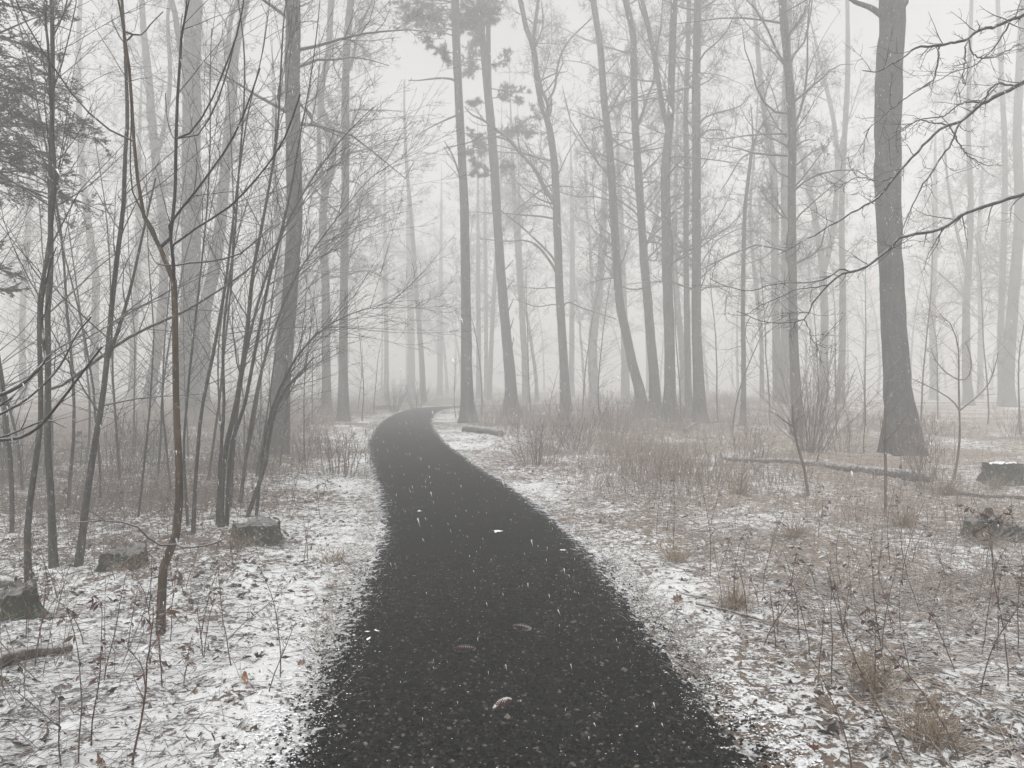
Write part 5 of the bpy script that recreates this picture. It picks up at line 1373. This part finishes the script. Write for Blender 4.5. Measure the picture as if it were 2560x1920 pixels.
pale = [(.35, .275, .215), (.26, .20, .16), (.48, .39, .31), (.15, .115, .097), (.07, .054, .047)]
blades('flattened_straw', 'flattened pale straw lying over the snow right of the path', 24000, 0, 7.5, 2.8, 26, lambda x, y: np.clip((pathdist(x, y) - 1.3) / 1.0, 0, 1) * np.clip((y + x * 1.2 - 4.2) / 4, .12, 1) * (.2 + .8 * vn(x * .9, y * .9, 51)),
       (.12, .5), .0026, (.02, .4), pale, M_GRASS, 'straw', seed=901, N=3)
blades('fine_litter_twigs', 'thin fallen twigs and stems strewn over the left forest floor', 8000, -6.5, 0, 2.6, 20, lambda x, y: np.clip((pathdist(x, y) - 1.1) / 1.2, 0, 1) * (.2 + .8 * vn(x * .8, y * .8, 52)),
       (.1, .4), .002, (.0, .35), [(.09, .065, .055), (.06, .045, .04), (.16, .12, .10)], M_GRASS, 'twigs', seed=902, N=3)
blades('verge_grass', 'short tan grass and stems overlapping both ragged path edges', 2600, -1.6, 1.6, 2.4, 14, lambda x, y: np.exp(-((pathdist(x, y) - 1.12) / .13) ** 2), (.04, .17), .0018, (.1, 1.2), [(.26, .20, .15), (.15, .11, .085), (.36, .30, .23), (.07, .05, .042)], M_GRASS, 'grass', seed=907, N=3)
# standing stalks
mauve = [(.25, .19, .16), (.18, .13, .11), (.33, .265, .22), (.13, .098, .085), (.40, .33, .27)]


def dens_right(x, y):
    pd = pathdist(x, y)
    base = np.clip((pd - 1.6) / 1.6, 0, 1)
    thick = np.exp(-((x - (y - 9) * .16 - .8) / 2.6) ** 2) * np.clip((y - 8) / 3, 0, 1)
    return base * np.clip(.07 + .93 * thick, 0, 1) * (.1 + .9 * vn(x * .8, y * .8, 61) ** 2)


sP, sR = blades('standing_stalks', 'mauve brown dry stalks standing thick in the right undergrowth', 7500, -1.5, 7, 5.0, 30, dens_right, (.15, .60), .0024, (1.5, 6), mauve, M_STALK, 'undergrowth', seed=903, N=3, grav=0, nearpow=.8)
rng = np.random.default_rng(904)
o_, _ = crown(rng, sP, sR, [dict(k=2, t0=.3, t1=.95, ang=(20, 55), ratio=(.2, .5), rr=.7, N=2, wander=.1, minr=.0018)])
V, Q = merge(o_)
tag(obj('stalk_twigs', V, Q, M_STALK, col=np.tile(np.array([.24, .185, .155]), (len(V), 1))), 'fine side twigs of the dry stalks right of the path', 'undergrowth', kind='stuff')


def dens_left(x, y):
    pd = pathdist(x, y)
    return np.clip((pd - 1.7) / 1.5, 0, 1) * np.clip((y - 5.5 + (-x - 2) * .2) / 4, .16, 1) * (.1 + .9 * vn(x * .8, y * .8, 62) ** 2)


sP, sR = blades('left_stalks', 'grey brown dry stalks and shoots under the left thicket', 9000, -7.5, -1.0, 3.2, 30, dens_left, (.15, .8), .0025, (1.0, 5), [(.18, .14, .12), (.13, .105, .092), (.24, .195, .165), (.17, .145, .125)], M_STALK, 'undergrowth', seed=905, N=3, grav=0, nearpow=.8)
o_, _ = crown(rng, sP, sR, [dict(k=2, t0=.3, t1=.95, ang=(20, 60), ratio=(.2, .5), rr=.7, N=2, wander=.12, minr=.0018)])
V, Q = merge(o_)
tag(obj('left_stalk_twigs', V, Q, M_STALK, col=np.tile(np.array([.17, .14, .12]), (len(V), 1))), 'fine side twigs of the shoots under the left thicket', 'undergrowth', kind='stuff')

sP, sR = blades('distant_brush', 'hazy low brush between the trees further back', 9000, -4.6, 4.6, 22, 55, lambda x, y: np.clip((pathdist(x, y) - 1.9) / 1.2, 0, 1) * (.1 + .9 * vn(x * .35, y * .35, 63) ** 2.2),
                (.2, .95), .005, (.6, 4), [(.30, .24, .21), (.22, .175, .155), (.38, .31, .27)], M_STALK, 'undergrowth', seed=906, N=3, grav=0)
o_, _ = crown(rng, sP, sR, [dict(k=2, t0=.25, t1=.95, ang=(20, 60), ratio=(.25, .6), rr=.8, N=2, wander=.12, minr=.004)])
V, Q = merge(o_)
tag(obj('distant_brush_twigs', V, Q, M_STALK, col=np.tile(np.array([.27, .22, .19]), (len(V), 1))), 'fine hazy twigs of the brush further back in the fog', 'undergrowth', kind='stuff')

# stone chips of the path
rng = np.random.default_rng(910)
m = 60000
yy = 2.3 * (6.8 / 2.3) ** (rng.uniform(0, 1, m) ** 1.15)
cxp = np.interp(yy, CLS[:, 1][:700], CLS[:, 0][:700])
xx = cxp + rng.uniform(-1, 1, m) * (HALF + .22) * (1 + .0)
pdm = pathdist(xx, yy)
ok = (rng.uniform(0, 1, m) < np.where(pdm > .90, .30, 1)) & (pdm < 1.10)
xx, yy = xx[ok][:31000], yy[ok][:31000]
n = len(xx)
sz = rng.gamma(5, .0012, n) + .0022
dirs = np.array([(1, 0, 0), (-1, 0, 0), (0, 1, 0), (0, -1, 0), (0, 0, 1), (0, 0, -1)], float)
sc = np.stack([rng.uniform(.7, 1.5, n), rng.uniform(.7, 1.3, n), rng.uniform(.45, .9, n)], 1)
V = dirs[None] * sc[:, None] * sz[:, None, None] * rng.uniform(.75, 1.25, (n, 6, 1)) + rng.normal(0, .12, (n, 6, 3)) * sz[:, None, None]
a = rng.uniform(0, 6.28, n); ca, sa = np.cos(a)[:, None], np.sin(a)[:, None]
V = np.stack([V[..., 0] * ca - V[..., 1] * sa, V[..., 0] * sa + V[..., 1] * ca, V[..., 2]], -1)
offp = np.clip(pathdist(xx, yy) / (HALF + .2), 0, 1)
zz = .008 + .022 * (1 - offp ** 2) + sz * .12
V = (V + np.column_stack([xx, yy, zz])[:, None]).reshape(-1, 3)
tri = np.array([(0, 2, 4), (2, 1, 4), (1, 3, 4), (3, 0, 4)])      # bedded in the surface: no underside
T = (np.arange(n)[:, None, None] * 6 + tri[None]).reshape(-1, 3)
pal = np.array([(.003, .003, .003), (.007, .007, .007), (.015, .015, .014), (.045, .043, .038), (.13, .12, .10)])
cc = np.repeat(pal[rng.choice(5, n, p=[.30, .30, .22, .13, .05])] * rng.uniform(.8, 1.2, (n, 1)), 6, 0)
tag(obj('stone_chips', V, T, M_STONE, col=cc, smooth=False), 'loose dark stone chips covering the surface of the path', 'gravel', kind='stuff')

blades('path_debris', 'thin pale needles and bits of grass scattered on the path', 700, -1.3, 1.3, 2.3, 12, lambda x, y: (pathdist(x, y) < .95) * 1.0, (.02, .09), .0011, (.0, .15), [(.20, .16, .11), (.12, .09, .065), (.30, .27, .22)], M_GRASS, 'debris', seed=912, N=3)
P_ = bpy.data.objects['path_debris']; P_.location.z = .03

# snow grains and crumbs lying on the path and verge
m = 60000
yy = 2.2 * (16.0 / 2.2) ** (rng.uniform(0, 1, m))
cxp = np.interp(yy, CLS[:, 1][:700], CLS[:, 0][:700])
xx = cxp + rng.uniform(-1, 1, m) * 1.25
pdm = pathdist(xx, yy)
ok = rng.uniform(0, 1, m) < .025 + .975 * np.clip((pdm - .70 - .25 * (vn(xx * 2.2, yy * 2.2, 71) - .5)) / .42, 0, 1) ** 2
xx, yy, pdm = xx[ok], yy[ok], pdm[ok]
n = len(xx)
sz = (rng.gamma(3, .00048, n) + .0006) * (1 + 0.8 * np.clip((pdm - .75) / .4, 0, 1))
sc = np.stack([rng.uniform(.8, 1.8, n), rng.uniform(.8, 1.5, n), rng.uniform(.3, .6, n)], 1)
V = dirs[None] * sc[:, None] * sz[:, None, None] * rng.uniform(.7, 1.3, (n, 6, 1))
zz = np.maximum(gh(xx, yy), .008 + .022 * (1 - np.clip(pdm / (HALF + .2), 0, 1) ** 2)) + .003
V = (V + np.column_stack([xx, yy, zz])[:, None]).reshape(-1, 3)
T = (np.arange(n)[:, None, None] * 6 + tri[None]).reshape(-1, 3)
tag(obj('snow_crumbs', V, T, M_SNOW, smooth=True), 'small crumbs of fresh snow lying on the path and its ragged edges', 'snow', kind='stuff')

# falling flakes, at rest in the air, drawn out along the wind
rng = np.random.default_rng(920)
n = 55000
yy = (rng.uniform(2.0 ** 1.6, 26 ** 1.6, n)) ** (1 / 1.6)
xx = rng.uniform(-1, 1, n) * (yy * .75 + .6)
zz = rng.uniform(.05, 1, n) * np.minimum(1.8 + yy * .52, 12)
sz = rng.gamma(2.2, .00036, n) + .00035
ax = nrm(np.array([.28, -.1, -1.0])[None] + rng.normal(0, .16, (n, 3)))
s1 = nrm(np.cross(ax, rng.normal(0, 1, (n, 3)))); s2 = np.cross(ax, s1)
el = rng.uniform(3.0, 8.0, n)
cen = np.column_stack([xx, yy, zz])
V = np.stack([cen + ax * E(sz * el), cen - ax * E(sz * el * .7) + s1 * E(sz * 1.3), cen - ax * E(sz * el * .9) - s1 * E(sz * .65) + s2 * E(sz * 1.1), cen - ax * E(sz * el) - s1 * E(sz * .65) - s2 * E(sz * 1.1)], 1).reshape(-1, 3)
tri4 = np.array([(0, 1, 2), (0, 2, 3), (0, 3, 1), (3, 2, 1)])
T = (np.arange(n)[:, None, None] * 4 + tri4[None]).reshape(-1, 3)
tag(obj('falling_snow', V, T, M_SNOW, smooth=True), 'fine snowflakes drifting down slantwise through the whole wood', 'snowfall', kind='stuff')

# ------------------------------------------------------------------ the farthest trees: variants shared between copies
rng = np.random.default_rng(1000)
variants = []
for v in range(6):
    r2 = np.random.default_rng(1040 + v)
    P, R = grow(r2, np.zeros((1, 3)), np.array([[r2.normal(0, .05), r2.normal(0, .05), 1.0]]), 19 + v * .5, .13 + .02 * (v % 4), .02, 40, .02, .02)
    variants.append((make_mesh('trunk', *trunk_mesh(P[0], R[0], 9, r2, .05, 1.3), M_BARK), P[0]))
spots = []
k = 0
while len(spots) < 60 and k < 4000:
    k += 1
    d = rng.uniform(66, 118); u_ = rng.uniform(-80, 2640)
    X = (u_ - CX) / F * d
    if 960 < u_ < 1130 and d < 80: continue
    if pathdist([X], [d])[0] < 2.2: continue
    if any((X - a_) ** 2 + (d - b_) ** 2 < 9 for a_, b_ in spots): continue
    spots.append((X, d))
marks = [(-200, 'the left edge of the picture'), (120, 'the tall far left sapling'), (370, 'the bowed grey tree'), (470, 'the broad pale trunk'), (697, 'the curved-trunk tree'), (858, 'the slim straight verge tree'), (1169, 'the path-side pine'), (1279, 'the second pine'),
         (1415, 'the forked centre tree'), (1604, 'the tree leaning left'), (1676, 'the double-topped tree'), (1752, 'the trunk with the arching limb'), (1857, 'the thin dark young tree'), (1993, 'the bushy shrub'), (2259, 'the thick right trunk'), (2421, 'the pale forked tree')]
far_items = []
for i, (X, d) in enumerate(spots):
    mt, vP = variants[i % 6]
    root = thing('distant_tree', 'faint bare tree deep in the fog, among many blurred alike', 'tree', (X, d, gz((X, d)) - .05), 'faintest trees far back in the fog')
    root.rotation_euler = (0, 0, float(rng.uniform(0, 6.28)))
    s = float(rng.uniform(.85, 1.12)); root.scale = (s, s, s)
    o = bpy.data.objects.new('trunk', mt); C.objects.link(o); o.parent = root
    shared_crown(root, vP + np.array(root.location), float(root.location[2]) + 5.0, i)
    u_ = CX + X / d * F
    far_items.append((root, [m_[1] for m_ in marks if m_[0] <= u_][-1], u_))
place_labels(far_items, lambda k, o_: f'faint fog-blurred tree, {o_} to the right of {k}')

# ------------------------------------------------------------------ the fog itself
hb = np.array([(x, y, z) for z in (-1.6, 33.0) for (x, y) in ((-340, -120), (340, -120), (340, 530), (-340, 530))], float)
hq = np.array([(0, 3, 2, 1), (4, 5, 6, 7), (0, 1, 5, 4), (1, 2, 6, 5), (2, 3, 7, 6), (3, 0, 4, 7)])
hm = bpy.data.materials.new('fog'); hm.use_nodes = True
hm.node_tree.nodes.clear()
pv = hm.node_tree.nodes.new('ShaderNodeVolumePrincipled')
pv.inputs['Color'].default_value = (0.985, 0.985, 0.98, 1)
pv.inputs['Density'].default_value = HAZE
pv.inputs['Anisotropy'].default_value = 0.0
hm.cycles.volume_sampling = 'DISTANCE'
mo = hm.node_tree.nodes.new('ShaderNodeOutputMaterial')
hm.node_tree.links.new(pv.outputs[0], mo.inputs['Volume'])
haze = obj('haze', hb, hq, hm, smooth=False)
tag(haze, 'pale even fog and fine snow filling the whole wood', 'fog', kind='stuff')
